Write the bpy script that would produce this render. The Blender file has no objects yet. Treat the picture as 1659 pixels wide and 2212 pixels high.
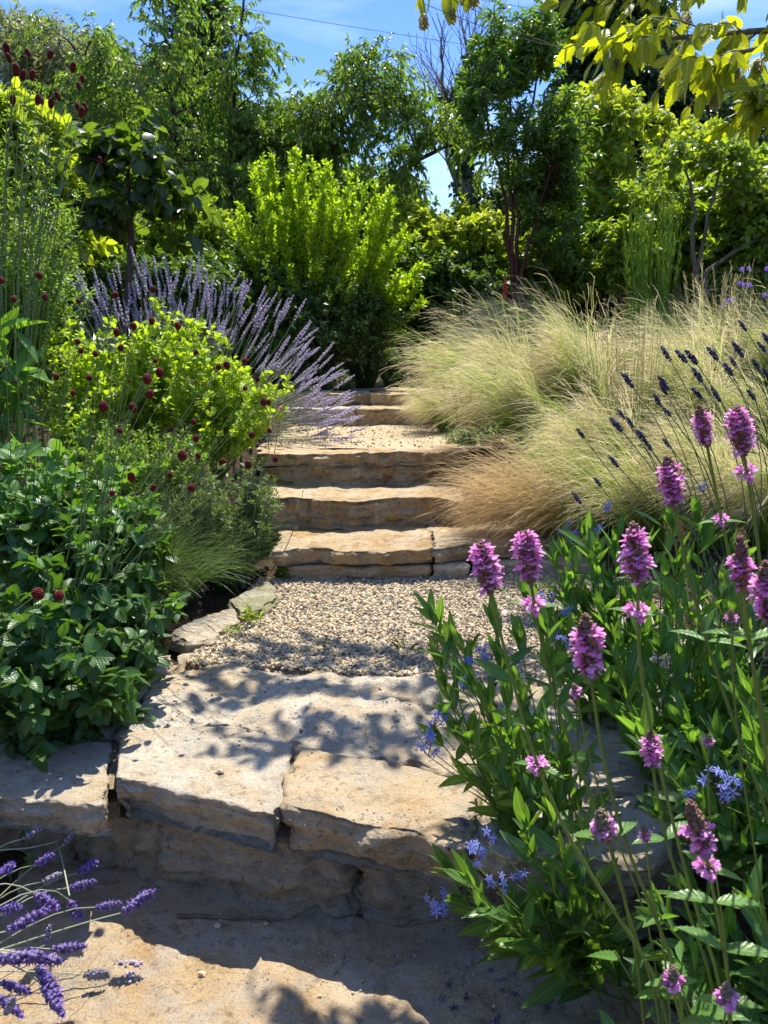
import bpy, math, random
import numpy as np
from mathutils import Vector, Matrix
SC = bpy.context.scene
C = SC.collection
RAD = math.radians
rng = np.random.default_rng(7)
random.seed(7)

# ------------------------------------------------------------------ camera, sky, sun, exposure
F_PX, PW, PH, PITCH = 1660.0, 1659.0, 2212.0, RAD(12.0)
CAM = np.array([0.0, 0.0, 1.0])
cam_d = bpy.data.cameras.new("camera")
cam = bpy.data.objects.new("camera", cam_d); C.objects.link(cam)
cam.location = CAM; cam.rotation_euler = (RAD(90) - PITCH, 0, 0)
cam_d.sensor_fit = 'VERTICAL'; cam_d.sensor_height = 32.0
cam_d.lens = 32.0 * F_PX / PH
cam_d.clip_start = 0.02; cam_d.clip_end = 2000
cam_d.dof.use_dof = True; cam_d.dof.focus_distance = 2.2; cam_d.dof.aperture_fstop = 12.0
SC.camera = cam
SUN_EL, SUN_AZ = RAD(64), RAD(14)          # azimuth clockwise from +Y (straight ahead)
SUN_DIR = np.array([math.sin(SUN_AZ) * math.cos(SUN_EL), math.cos(SUN_AZ) * math.cos(SUN_EL), math.sin(SUN_EL)])
world = bpy.data.worlds.new("World"); SC.world = world; world.use_nodes = True
wn = world.node_tree; wn.nodes.clear()
w_out = wn.nodes.new('ShaderNodeOutputWorld'); w_bg = wn.nodes.new('ShaderNodeBackground')
w_sky = wn.nodes.new('ShaderNodeTexSky'); w_sky.sky_type = 'NISHITA'; w_sky.sun_disc = False
w_sky.sun_elevation = SUN_EL; w_sky.sun_rotation = SUN_AZ
w_sky.air_density = 1.0; w_sky.dust_density = 0.2; w_sky.ozone_density = 3.0
w_hs = wn.nodes.new('ShaderNodeHueSaturation'); w_hs.inputs['Hue'].default_value = 0.518; w_hs.inputs['Saturation'].default_value = 1.28; w_hs.inputs['Value'].default_value = 0.74
wn.links.new(w_sky.outputs[0], w_hs.inputs['Color'])
# thin streaks of high cloud
w_tc = wn.nodes.new('ShaderNodeTexCoord'); w_mp = wn.nodes.new('ShaderNodeMapping')
w_mp.inputs['Rotation'].default_value = (0.0, 0.75, 0.25); w_mp.inputs['Scale'].default_value = (1.3, 2.0, 7.0)
w_no = wn.nodes.new('ShaderNodeTexNoise'); w_no.inputs['Scale'].default_value = 2.2; w_no.inputs['Detail'].default_value = 6
w_cr = wn.nodes.new('ShaderNodeValToRGB'); w_cr.color_ramp.elements[0].position = 0.46; w_cr.color_ramp.elements[1].position = 0.85
w_cr.color_ramp.elements[1].color = (0.6, 0.6, 0.6, 1)
w_mx = wn.nodes.new('ShaderNodeMixRGB'); w_mx.inputs[2].default_value = (4.8, 5.4, 6.2, 1)
wn.links.new(w_tc.outputs['Generated'], w_mp.inputs[0]); wn.links.new(w_mp.outputs[0], w_no.inputs[0])
wn.links.new(w_no.outputs[0], w_cr.inputs[0]); wn.links.new(w_cr.outputs[0], w_mx.inputs[0])
wn.links.new(w_hs.outputs[0], w_mx.inputs[1]); wn.links.new(w_mx.outputs[0], w_bg.inputs[0])
w_bg.inputs[1].default_value = 0.15
wn.links.new(w_bg.outputs[0], w_out.inputs[0])
sun_d = bpy.data.lights.new("sun", 'SUN'); sun_d.energy = 4.1; sun_d.angle = RAD(0.5); sun_d.color = (1.0, 0.95, 0.86)
sun = bpy.data.objects.new("sun", sun_d); C.objects.link(sun)
sun.rotation_euler = Vector(-SUN_DIR).to_track_quat('-Z', 'Y').to_euler()
SC.view_settings.view_transform = 'Standard'; SC.view_settings.look = 'None'
SC.view_settings.exposure = 1.17; SC.view_settings.gamma = 1.0
SC.cycles.max_bounces = 8; SC.cycles.transmission_bounces = 4; SC.cycles.diffuse_bounces = 4; SC.cycles.transparent_max_bounces = 4

# ------------------------------------------------------------------ picture -> world helpers
def ray(u, v):
    a = (u - PW / 2) / F_PX; b = (PH / 2 - v) / F_PX
    c, s = math.cos(PITCH), math.sin(PITCH)
    return np.array([a, c + b * s, -s + b * c])
def at(u, v, D):
    d = ray(u, v); return CAM + d * (D / d[1])
def on(u, v, z):
    d = ray(u, v); return CAM + d * ((z - CAM[2]) / d[2])

# ------------------------------------------------------------------ numpy noise
def _h(i, j, k, s):
    n = (i * 374761393 + j * 668265263 + k * 2147483647 + s * 1274126177) & 0xFFFFFFFF
    n = ((n ^ (n >> 13)) * 1274126177) & 0xFFFFFFFF
    return ((n ^ (n >> 16)) & 0xFFFF) / 65535.0
def vnoise(P, s=0):
    P = np.asarray(P, float); I = np.floor(P).astype(np.int64); f = P - I; f = f * f * (3 - 2 * f); r = 0
    for a in (0, 1):
        for b in (0, 1):
            for c in (0, 1):
                w = (f[..., 0] if a else 1 - f[..., 0]) * (f[..., 1] if b else 1 - f[..., 1]) * (f[..., 2] if c else 1 - f[..., 2])
                r = r + w * _h(I[..., 0] + a, I[..., 1] + b, I[..., 2] + c, s)
    return r * 2 - 1
def fbm(P, o=4, s=0):
    r = 0; a = 1.0
    for i in range(o):
        r = r + a * vnoise(P * 2 ** i + 17.3 * i, s + i); a *= 0.5
    return r

# ------------------------------------------------------------------ mesh collector
def nrm(v): return v / np.maximum(np.linalg.norm(v, axis=-1, keepdims=True), 1e-9)
def ld(a, b, t): return a + (b - a) * t
class MB:
    def __init__(s): s.v = []; s.f = []; s.a = []; s.m = []; s.n = 0
    def add(s, V, faces, A=None, mat=0):
        V = np.asarray(V, float).reshape(-1, 3)
        if A is None: A = np.zeros((len(V), 3))
        s.v.append(V); s.a.append(np.asarray(A, float).reshape(-1, 3))
        for f in faces:
            f = np.asarray(f, np.int64)
            s.f.append(f + s.n); s.m.append(mat)
        s.n += len(V)
    def inst(s, tpl, pos, R, sc, rnd=None, mat=0):
        """copies of a template: pos (N,3), R (N,3,3) rows = local axes, sc (N,) or (N,3)"""
        TV, TF, TA = tpl; N = len(pos); K = len(TV)
        if N == 0: return
        sc = np.asarray(sc, float)
        if sc.ndim == 1: sc = sc[:, None] * np.ones((1, 3))
        L = TV[None] * sc[:, None, :]
        V = np.einsum('nki,nij->nkj', L, R) + pos[:, None, :]
        A = np.repeat(TA[None], N, 0).copy()
        A[:, :, 2] = (rng.random(N) if rnd is None else rnd)[:, None]
        off = (np.arange(N) * K)[:, None, None]
        s.add(V, [(f[None] + off).reshape(-1, f.shape[1]) for f in TF], A, mat)
    def tubes(s, P, R, n=4, rnd=None, mat=0):
        """P (N,k,3), R (N,k)"""
        P = np.asarray(P, float)
        if P.ndim == 2: P = P[None]
        N, k, _ = P.shape
        R = np.broadcast_to(np.asarray(R, float), (N, k))
        T = nrm(np.gradient(P, axis=1))
        ref = np.zeros_like(T); mx = np.abs(T[:, :1, 2:]) > 0.8
        ref[...] = np.where(mx, np.array([1.0, 0, 0]), np.array([0, 0, 1.0]))
        X = nrm(np.cross(T, ref)); Y = np.cross(T, X)
        ang = np.arange(n) * 2 * math.pi / n
        V = P[:, :, None, :] + R[:, :, None, None] * (X[:, :, None, :] * np.cos(ang)[None, None, :, None] + Y[:, :, None, :] * np.sin(ang)[None, None, :, None])
        idx = np.arange(N * k * n).reshape(N, k, n)
        a = idx[:, :-1, :]; b = np.roll(a, -1, 2); d = idx[:, 1:, :]; c = np.roll(d, -1, 2)
        A = np.zeros((N, k, n, 3)); A[..., 1] = np.linspace(0, 1, k)[None, :, None]
        A[..., 2] = (rng.random(N) if rnd is None else rnd)[:, None, None]
        s.add(V, [np.stack([a, b, c, d], -1).reshape(-1, 4)], A, mat)
    def ribbons(s, P, W, side=None, rnd=None, mat=0):
        N, k, _ = P.shape
        W = np.broadcast_to(np.asarray(W, float), (N, k))
        T = nrm(np.gradient(P, axis=1))
        if side is None: side = nrm(rng.normal(size=(N, 1, 3)))
        X = nrm(np.cross(T, side)) * W[..., None] * 0.5
        V = np.stack([P - X, P + X], 2)
        idx = np.arange(N * k * 2).reshape(N, k, 2)
        A = np.zeros((N, k, 2, 3)); A[..., 1] = np.linspace(0, 1, k)[None, :, None]
        A[..., 2] = (rng.random(N) if rnd is None else rnd)[:, None, None]; A[:, :, 0, 0] = -1; A[:, :, 1, 0] = 1
        s.add(V, [np.stack([idx[:, :-1, 0], idx[:, :-1, 1], idx[:, 1:, 1], idx[:, 1:, 0]], -1).reshape(-1, 4)], A, mat)
    def build(s, name, mats, parent=None, origin=(0, 0, 0), smooth=True):
        me = bpy.data.meshes.new(name)
        V = np.concatenate(s.v) - np.asarray(origin, float); A = np.concatenate(s.a)
        me.vertices.add(len(V)); me.vertices.foreach_set('co', V.astype(np.float32).ravel())
        nl = sum(f.size for f in s.f); npoly = sum(len(f) for f in s.f)
        me.loops.add(nl); me.polygons.add(npoly)
        me.loops.foreach_set('vertex_index', np.concatenate([f.ravel() for f in s.f]).astype(np.int32))
        tot = np.concatenate([np.full(len(f), f.shape[1]) for f in s.f])
        st = np.concatenate([[0], np.cumsum(tot)[:-1]])
        me.polygons.foreach_set('loop_start', st.astype(np.int32)); me.polygons.foreach_set('loop_total', tot.astype(np.int32))
        me.polygons.foreach_set('material_index', np.concatenate([np.full(len(f), m) for f, m in zip(s.f, s.m)]).astype(np.int32))
        me.polygons.foreach_set('use_smooth', np.full(npoly, smooth))
        at_ = me.attributes.new('luv', 'FLOAT_VECTOR', 'POINT'); at_.data.foreach_set('vector', A.astype(np.float32).ravel())
        for m in (mats if isinstance(mats, (list, tuple)) else [mats]): me.materials.append(m)
        me.update(calc_edges=True)
        o = bpy.data.objects.new(name, me); C.objects.link(o)
        if parent is not None: o.parent = parent
        else: o.location = origin
        return o

def tag(o, label=None, cat=None, group=None, kind=None):
    if label: o['label'] = label
    if cat: o['category'] = cat
    if group: o['group'] = group
    if kind: o['kind'] = kind
    return o
def thing(name, label, cat, loc, group=None):
    o = bpy.data.objects.new(name, None); C.objects.link(o); o.location = loc
    o.empty_display_size = 0.05
    return tag(o, label, cat, group)
def dup(root, loc, rotz=0.0, scale=1.0, label=None, group=None, tilt=(0, 0)):
    r = root.copy(); C.objects.link(r); r.location = loc; r.rotation_euler = (tilt[0], tilt[1], rotz); r.scale = (scale,) * 3
    if label: r['label'] = label
    if group: r['group'] = group
    for ch in list(root.children):
        c = ch.copy(); C.objects.link(c); c.parent = r
        for g in ch.children:
            d = g.copy(); C.objects.link(d); d.parent = c
    return r

# ------------------------------------------------------------------ materials
class NT:
    def __init__(s, name):
        s.m = bpy.data.materials.new(name); s.m.use_nodes = True; s.t = s.m.node_tree; s.t.nodes.clear()
        s.out = s.t.nodes.new('ShaderNodeOutputMaterial')
    def n(s, typ, **kw):
        nd = s.t.nodes.new('ShaderNode' + typ)
        for k, v in kw.items():
            if k in nd.inputs: s.set(nd, k, v)
            else: setattr(nd, k, v)
        return nd
    def set(s, nd, k, v):
        if isinstance(v, bpy.types.NodeSocket): s.t.links.new(v, nd.inputs[k])
        else: nd.inputs[k].default_value = v
    def noise(s, vec, scale, detail=4, rough=0.55, dist=0.0):
        nd = s.n('TexNoise', Scale=scale, Detail=detail, Roughness=rough, Distortion=dist); s.set(nd, 'Vector', vec); return nd.outputs[0]
    def ramp(s, fac, stops):
        nd = s.n('ValToRGB'); s.set(nd, 'Fac', fac); e = nd.color_ramp.elements
        while len(e) < len(stops): e.new(0.5)
        for el, (p, c) in zip(e, stops):
            el.position = p; el.color = (c, c, c, 1) if isinstance(c, (int, float)) else (*c, 1)
        return nd.outputs[0]
    def mix(s, f, a, b, mode='MIX'):
        nd = s.n('MixRGB', blend_type=mode); s.set(nd, 0, f)
        for i, c in ((1, a), (2, b)):
            if isinstance(c, bpy.types.NodeSocket): s.t.links.new(c, nd.inputs[i])
            else: nd.inputs[i].default_value = (c, c, c, 1) if isinstance(c, (int, float)) else (*c, 1)
        return nd.outputs[0]
    def math(s, op, a, b=0.0, c=0.0, clamp=False):
        nd = s.n('Math', operation=op, use_clamp=clamp); s.set(nd, 0, a); s.set(nd, 1, b); s.set(nd, 2, c); return nd.outputs[0]
    def bump(s, h, strength, dist, prev=None):
        nd = s.n('Bump', Strength=strength, Distance=dist); s.set(nd, 'Height', h)
        if prev is not None: s.set(nd, 'Normal', prev)
        return nd.outputs[0]
    def done(s, sh): s.t.links.new(sh, s.out.inputs[0]); return s.m
    def principled(s, col, rough=0.8, spec=0.3, normal=None):
        p = s.n('BsdfPrincipled')
        for k, v in (('Base Color', col), ('Roughness', rough), ('Specular IOR Level', spec)):
            if k == 'Base Color' and not isinstance(v, bpy.types.NodeSocket): v = (*v, 1)
            s.set(p, k, v)
        if normal is not None: s.set(p, 'Normal', normal)
        return p.outputs[0]

def leaf_mat(name, ca, cb, trans=0.35, tcol=None, vein=0.0, rough=0.42, spec=0.45, rib=None, along=None, veins=0):
    s = NT(name); at_ = s.n('Attribute', attribute_name='luv').outputs['Vector']; ca = tuple(c * 1.25 for c in ca); cb = tuple(c * 1.35 for c in cb); trans = min(.55, trans + .08)
    sp = s.n('SeparateXYZ'); s.set(sp, 0, at_); x, v, r = sp.outputs
    col = s.mix(r, ca, cb)
    if along is not None: col = s.mix(s.ramp(v, [(0.0, 0.0), (1.0, 1.0)]), col, along)
    ax = s.math('ABSOLUTE', x)
    # fine mottling
    g = s.n('NewGeometry').outputs['Position']
    col = s.mix(s.math('MULTIPLY', s.noise(g, 90.0, 2), 0.35), col, s.mix(0.5, col, 0.02))
    nm = None
    if vein > 0:
        f = s.ramp(ax, [(0.04, 1.0), (0.14, 0.0)])
        col = s.mix(s.math('MULTIPLY', f, vein), col, rib or tuple(min(1, c * 2.2 + 0.05) for c in ca))
    if veins:
        ph = s.math('SUBTRACT', s.math('MULTIPLY', v, float(veins)), s.math('MULTIPLY', ax, 1.6))
        fr = s.math('PINGPONG', ph, 0.5)
        h = s.math('MINIMUM', s.ramp(fr, [(0.0, 0.0), (0.25, 1.0)]), s.ramp(ax, [(0.0, 0.0), (0.12, 1.0)]))
        nm = s.bump(h, 0.5, 0.0012)
        col = s.mix(s.math('MULTIPLY', s.math('SUBTRACT', 1.0, h), 0.35), col, rib or tuple(min(1, c * 1.8 + 0.03) for c in ca))
    p = s.principled(col, rough, spec, nm)
    tc = s.mix(1.0, col, tcol or (1.9, 1.75, 0.45), 'MULTIPLY')
    tl = s.n('BsdfTranslucent'); s.set(tl, 'Color', tc)
    mx = s.n('MixShader'); s.set(mx, 0, trans); s.t.links.new(p, mx.inputs[1]); s.t.links.new(tl.outputs[0], mx.inputs[2])
    return s.done(mx.outputs[0])
def flower_mat(name, ca, cb, trans=0.3, base=None):
    s = NT(name); at_ = s.n('Attribute', attribute_name='luv').outputs['Vector']
    sp = s.n('SeparateXYZ'); s.set(sp, 0, at_); x, v, r = sp.outputs
    col = s.mix(r, ca, cb)
    if base: col = s.mix(s.ramp(v, [(0.1, 1.0), (0.55, 0.0)]), col, base)
    p = s.principled(col, 0.6, 0.25); tl = s.n('BsdfTranslucent'); s.set(tl, 'Color', col)
    mx = s.n('MixShader'); s.set(mx, 0, trans); s.t.links.new(p, mx.inputs[1]); s.t.links.new(tl.outputs[0], mx.inputs[2])
    return s.done(mx.outputs[0])
def stone_mat(name, cream, tan, ochre, grey, och=0.5, bs=1.0):
    s = NT(name); tc = s.n('TexCoord').outputs['Object']
    n1 = s.noise(tc, 3.2, 6, 0.6, 0.6); n2 = s.noise(tc, 9.0, 8, 0.68, 0.5); n3 = s.noise(tc, 38.0, 8, 0.75); n4 = s.noise(tc, 210.0, 5, 0.75)
    col = s.mix(s.ramp(n1, [(0.38, 0.0), (0.58, 1.0)]), cream, tan)
    col = s.mix(s.math('MULTIPLY', s.ramp(n2, [(0.5, 0.0), (0.62, 1.0)]), och), col, ochre)
    mp = s.n('Mapping'); s.set(mp, 0, tc); mp.inputs['Location'].default_value = (3.1, 7.7, 1.3)
    n5 = s.noise(mp.outputs[0], 5.5, 8, 0.72, 0.3)
    col = s.mix(s.math('MULTIPLY', s.ramp(n5, [(0.47, 0.0), (0.60, 1.0)]), 0.7), col, grey)
    n7 = s.noise(mp.outputs[0], 20.0, 8, 0.75, 0.2)
    col = s.mix(s.ramp(n7, [(0.38, 0.5), (0.47, 0.0)]), col, s.mix(0.6, col, (0.14, 0.10, 0.06)))
    col = s.mix(s.ramp(n3, [(0.39, 0.8), (0.435, 0.0)]), col, s.mix(0.65, col, (0.09, 0.065, 0.04)))
    col = s.mix(s.ramp(n4, [(0.39, 0.5), (0.45, 0.0)]), col, s.mix(0.7, col, (0.08, 0.06, 0.035)))
    col = s.mix(s.ramp(n4, [(0.54, 0.0), (0.62, 0.22)]), col, (0.78, 0.73, 0.62))
    # thin cracks
    vo = s.n('TexVoronoi', feature='DISTANCE_TO_EDGE', Scale=3.4); wv = s.mix(0.16, tc, s.n('TexNoise', Scale=6.0, Detail=5.0).outputs[1]); s.set(vo, 'Vector', wv)
    crk = s.math('MULTIPLY', s.ramp(vo.outputs[0], [(0.0, 1.0), (0.005, 0.0)]), s.ramp(s.noise(tc, 3.3, 3), [(0.56, 0.0), (0.66, 1.0)]))
    col = s.mix(s.math('MULTIPLY', crk, 0.6), col, (0.07, 0.05, 0.03))
    st = s.n('Mapping'); s.set(st, 0, tc); st.inputs['Scale'].default_value = (1.0, 1.0, 9.0)
    n6 = s.noise(st.outputs[0], 7.0, 6, 0.65)
    b = s.bump(n6, 0.6 * bs, 0.03); b = s.bump(n2, 0.55 * bs, 0.03, b); b = s.bump(n3, 0.75 * bs, 0.014, b); b = s.bump(n4, 0.8 * bs, 0.004, b)
    b = s.bump(s.math('SUBTRACT', 1.0, crk), 0.7, 0.004, b)
    return s.done(s.principled(col, 0.9, 0.15, b))
def bark_mat(name, ca, cb, rough=0.85, scale=(30, 30, 6)):
    s = NT(name); tc = s.n('NewGeometry').outputs['Position']; mp = s.n('Mapping'); s.set(mp, 0, tc); mp.inputs['Scale'].default_value = scale
    n = s.noise(mp.outputs[0], 1.0, 5, 0.65)
    return s.done(s.principled(s.mix(s.ramp(n, [(0.35, 0.0), (0.65, 1.0)]), ca, cb), rough, 0.25, s.bump(n, 0.6, 0.004)))

M = {}
M['stone'] = stone_mat('limestone', (0.68, 0.60, 0.46), (0.56, 0.45, 0.29), (0.50, 0.33, 0.15), (0.46, 0.42, 0.34), 0.5, 1.2)
M['stone_warm'] = stone_mat('warm sandstone', (0.60, 0.48, 0.31), (0.54, 0.385, 0.205), (0.48, 0.29, 0.11), (0.50, 0.43, 0.33), 0.6, 1.2)
M['stone_step'] = stone_mat('ochre step stone', (0.60, 0.47, 0.28), (0.50, 0.345, 0.165), (0.36, 0.20, 0.065), (0.54, 0.45, 0.32), 0.85, 1.3)
M['stone_grey'] = stone_mat('weathered wall stone', (0.52, 0.43, 0.30), (0.43, 0.335, 0.21), (0.46, 0.31, 0.15), (0.42, 0.37, 0.28), 0.5, 1.3)
M['stone_moss'] = stone_mat('mossy stone', (0.40, 0.37, 0.22), (0.30, 0.28, 0.14), (0.19, 0.21, 0.07), (0.50, 0.46, 0.35), 0.6, 1.3)
def grain_mat(name, ca, cb, cc, sc=220.0, bd=0.004):
    s = NT(name); g = s.n('NewGeometry').outputs['Position']
    n = s.noise(g, sc, 4, 0.7); n0 = s.noise(g, 4.0, 5, 0.6)
    col = s.mix(s.ramp(n0, [(0.35, 0.0), (0.65, 1.0)]), ca, cb); col = s.mix(s.ramp(n, [(0.4, 0.7), (0.6, 0.0)]), col, cc)
    b = s.bump(s.noise(g, 30.0, 5, 0.7), 0.8, 0.02); b = s.bump(n, 0.9, bd, b)
    return s.done(s.principled(col, 0.95, 0.1, b))
M['soil'] = grain_mat('garden soil', (0.085, 0.06, 0.036), (0.13, 0.095, 0.055), (0.03, 0.02, 0.012), 120.0, 0.006)
M['sand'] = grain_mat('gritty sand', (0.60, 0.49, 0.31), (0.52, 0.40, 0.24), (0.30, 0.22, 0.13), 300.0, 0.003)
M['mortar'] = grain_mat('mortar', (0.42, 0.35, 0.24), (0.34, 0.28, 0.18), (0.18, 0.14, 0.085), 200.0, 0.006)
def pebble_mat():
    s = NT('limestone pebbles'); at_ = s.n('Attribute', attribute_name='luv').outputs['Vector']
    sp = s.n('SeparateXYZ'); s.set(sp, 0, at_)
    col = s.ramp(sp.outputs[2], [(0.0, (0.13, 0.12, 0.105)), (0.2, (0.32, 0.27, 0.20)), (0.45, (0.52, 0.42, 0.25)), (0.78, (0.64, 0.55, 0.38)), (0.93, (0.58, 0.39, 0.2)), (1.0, (0.84, 0.78, 0.66))])
    g = s.n('NewGeometry').outputs['Position']; n = s.noise(g, 400.0, 3, 0.6)
    col = s.mix(s.ramp(n, [(0.35, 0.4), (0.55, 0.0)]), col, (0.15, 0.12, 0.08))
    return s.done(s.principled(col, 0.85, 0.2, s.bump(n, 0.4, 0.001)))
M['pebble'] = pebble_mat()
# ------------------------------------------------------------------ templates: (verts, [faces], attrs)
def t_leaf(k=4, w=0.25, prof='lance', fold=0.18, curl=0.12, serr=0):
    """unit-long leaf along +Y, width along X, normal +Z"""
    rows = []
    n = k if not serr else serr
    t = np.linspace(0, 1, n + 1)
    if prof == 'lance': wd = np.sin(np.pi * t ** 0.8) ** 0.9
    elif prof == 'oval': wd = np.sin(np.pi * t ** 0.72) ** 0.62
    elif prof == 'heart': wd = np.clip(1.25 * np.sqrt(np.clip(t, 0, 1)) * (1 - t) ** 0.55 * 1.5, 0, 1.2)
    elif prof == 'obov': wd = np.sin(np.pi * t ** 1.4) ** 0.7
    wd[0] = 0.04; wd[-1] = 0.03
    if serr: wd[1:-1] *= np.where(np.arange(1, n) % 2 == 0, 1.07, 0.90)
    y = t.copy()
    if serr: y[1:-1] += np.where(np.arange(1, n) % 2 == 0, 0.012, -0.004)
    V = []; A = []
    for i in range(n + 1):
        z = -curl * t[i] ** 2
        for sx in (-1, 0, 1):
            V.append((sx * wd[i] * w * 0.5, y[i], z + (fold * wd[i] * w * 0.5 if sx else 0)))
            A.append((sx, t[i], 0))
    F = []
    for i in range(n):
        a = i * 3
        F += [(a, a + 1, a + 4, a + 3), (a + 1, a + 2, a + 5, a + 4)]
    return np.array(V), [np.array(F)], np.array(A, float)
def t_ico():
    p = (1 + 5 ** 0.5) / 2
    V = nrm(np.array([(-1, p, 0), (1, p, 0), (-1, -p, 0), (1, -p, 0), (0, -1, p), (0, 1, p), (0, -1, -p), (0, 1, -p), (p, 0, -1), (p, 0, 1), (-p, 0, -1), (-p, 0, 1)], float))
    F = np.array([(0, 11, 5), (0, 5, 1), (0, 1, 7), (0, 7, 10), (0, 10, 11), (1, 5, 9), (5, 11, 4), (11, 10, 2), (10, 7, 6), (7, 1, 8), (3, 9, 4), (3, 4, 2), (3, 2, 6), (3, 6, 8), (3, 8, 9), (4, 9, 5), (2, 4, 11), (6, 2, 10), (8, 6, 7), (9, 8, 1)])
    return V, [F], np.zeros((12, 3))
def t_spindle(n=5, rows=((0, .25), (.35, .5), (.8, .42), (1.0, .15))):
    V = []; A = []
    for y, r in rows:
        for j in range(n):
            a = j * 2 * math.pi / n; V.append((r * math.cos(a), y, r * math.sin(a))); A.append((0, y, 0))
    F = [(i * n + j, i * n + (j + 1) % n, (i + 1) * n + (j + 1) % n, (i + 1) * n + j) for i in range(len(rows) - 1) for j in range(n)]
    return np.array(V), [np.array(F), np.array([range((len(rows) - 1) * n, len(rows) * n)])], np.array(A, float)
def t_floret():
    """betony floret: curved tube with hooded upper lip and spreading lobed lower lip, length ~1 along +Y"""
    V = []; F = []; A = []
    def grid(P):
        P = np.array(P, float); a, b, _ = P.shape; o = len(V)
        for i in range(a):
            for j in range(b): V.append(P[i, j]); A.append((0, min(1, P[i, j][1]), 0))
        for i in range(a - 1):
            for j in range(b - 1): F.append((o + i * b + j, o + i * b + j + 1, o + (i + 1) * b + j + 1, o + (i + 1) * b + j))
    tube = []
    for y, r, z in ((0, .09, 0), (.35, .10, .04), (.6, .16, .08)):
        tube.append([(r * math.cos(a), y, z + r * math.sin(a)) for a in np.linspace(0, 2 * math.pi, 6)])
    grid(tube)
    grid([[(-.16, .58, .16), (0, .58, .24), (.16, .58, .16)], [(-.17, .8, .24), (0, .82, .36), (.17, .8, .24)], [(-.1, 1.0, .22), (0, 1.04, .3), (.1, 1.0, .22)]])
    grid([[(-.14, .6, .0), (0, .6, -.06), (.14, .6, .0)], [(-.24, .82, -.12), (0, .85, -.16), (.24, .82, -.12)], [(-.2, 1.0, -.34), (0, 1.05, -.36), (.2, 1.0, -.34)]])
    for sx in (-1, 1):
        grid([[(sx * .12, .6, .02), (sx * .12, .66, -.1)], [(sx * .34, .72, .02), (sx * .32, .8, -.16)], [(sx * .44, .8, -.04), (sx * .4, .86, -.16)]])
    return np.array(V) * np.array([.85, 1, .95]), [np.array(F)], np.array(A)
def t_star(n=5):
    V = [(0, 0, 0)]; A = [(0, 0, 0)]; F = []
    for i in range(n):
        a = i * 2 * math.pi / n
        c, s_ = math.cos(a), math.sin(a); px, py = -s_, c
        o = len(V)
        for d, w, z in ((.12, .07, .02), (.5, .16, .05), (1.0, .02, -.08)):
            V.append((c * d + px * w, s_ * d + py * w, z)); V.append((c * d - px * w, s_ * d - py * w, z)); A += [(1, d, 0), (-1, d, 0)]
        F += [(o, o + 1, o + 3, o + 2), (o + 2, o + 3, o + 5, o + 4)]
    # short tube behind
    o = len(V)
    for z, r in ((.02, .12), (-.7, .07)):
        for j in range(5):
            a = j * 2 * math.pi / 5; V.append((r * math.cos(a), r * math.sin(a), z)); A.append((0, 0, 0))
    F += [(o + j, o + (j + 1) % 5, o + 5 + (j + 1) % 5, o + 5 + j) for j in range(5)]
    return np.array(V), [np.array(F)], np.array(A, float)

L_LANCE = t_leaf(5, 0.28, 'lance', 0.35, 0.10)
L_LANCE3 = t_leaf(3, 0.30, 'lance', 0.3, 0.22)
L_DROOP = t_leaf(3, 0.32, 'lance', 0.3, 0.25)
L_OVAL3 = t_leaf(3, 0.55, 'oval', 0.25, 0.15)
L_SMALL = t_leaf(2, 0.5, 'oval', 0.2, 0.1)
L_ROUND = t_leaf(4, 0.66, 'obov', 0.2, 0.12)
L_SERR = t_leaf(0, 0.64, 'oval', 0.26, 0.22, serr=16)
L_SERRL = t_leaf(0, 0.40, 'lance', 0.3, 0.25, serr=18)
L_HORN = t_leaf(0, 0.46, 'oval', 0.22, 0.20, serr=18)
L_HEART = t_leaf(6, 0.85, 'heart', 0.2, 0.25)
L_NEEDLE = t_leaf(2, 0.12, 'lance', 0.2, 0.1)
ICO = t_ico()

def frames(D, up):
    Y = nrm(D); X = nrm(np.cross(Y, up) + 1e-6); Z = np.cross(X, Y)
    return np.stack([X, Y, Z], 1)
def rnd3(n): return nrm(rng.normal(size=(n, 3)))
def bez(A, B, Cc, k):
    t = np.linspace(0, 1, k)[None, :, None]
    return A[:, None] * (1 - t) ** 2 + Cc[:, None] * 2 * t * (1 - t) + B[:, None] * t ** 2
def sample(P, t):
    """points and tangents on paths P (N,k,3) at t (N,m)"""
    k = P.shape[1]; x = np.clip(t, 0, 0.9999) * (k - 1); i = x.astype(int); f = (x - i)[..., None]
    r = np.arange(len(P))[:, None]
    a = P[r, i]; b = P[r, i + 1]
    return a * (1 - f) + b * f, nrm(b - a)
def twigs(P, m, t0, t1, L, spread=0.8, out=0.6, bias=(0, 0, 0), droop=0.0, k=4):
    """child shoots of paths P: returns (N*m,k,3)"""
    N = len(P); t = t0 + (t1 - t0) * (np.arange(m)[None] + rng.random((N, m))) / m
    p, T = sample(P, t); p = p.reshape(-1, 3); T = T.reshape(-1, 3)
    R = rnd3(len(p)); R = nrm(R - T * (R * T).sum(-1, keepdims=True))
    d = nrm(T * out + R * spread + np.array(bias))
    ln = (L * (0.55 + 0.75 * rng.random(len(p))) * (1.15 - 0.55 * t.reshape(-1)))[:, None]
    B = p + d * ln + np.array([0, 0, -1.0]) * ln * droop; Cc = p + d * ln * 0.55
    return bez(p, B, Cc, k)
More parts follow.
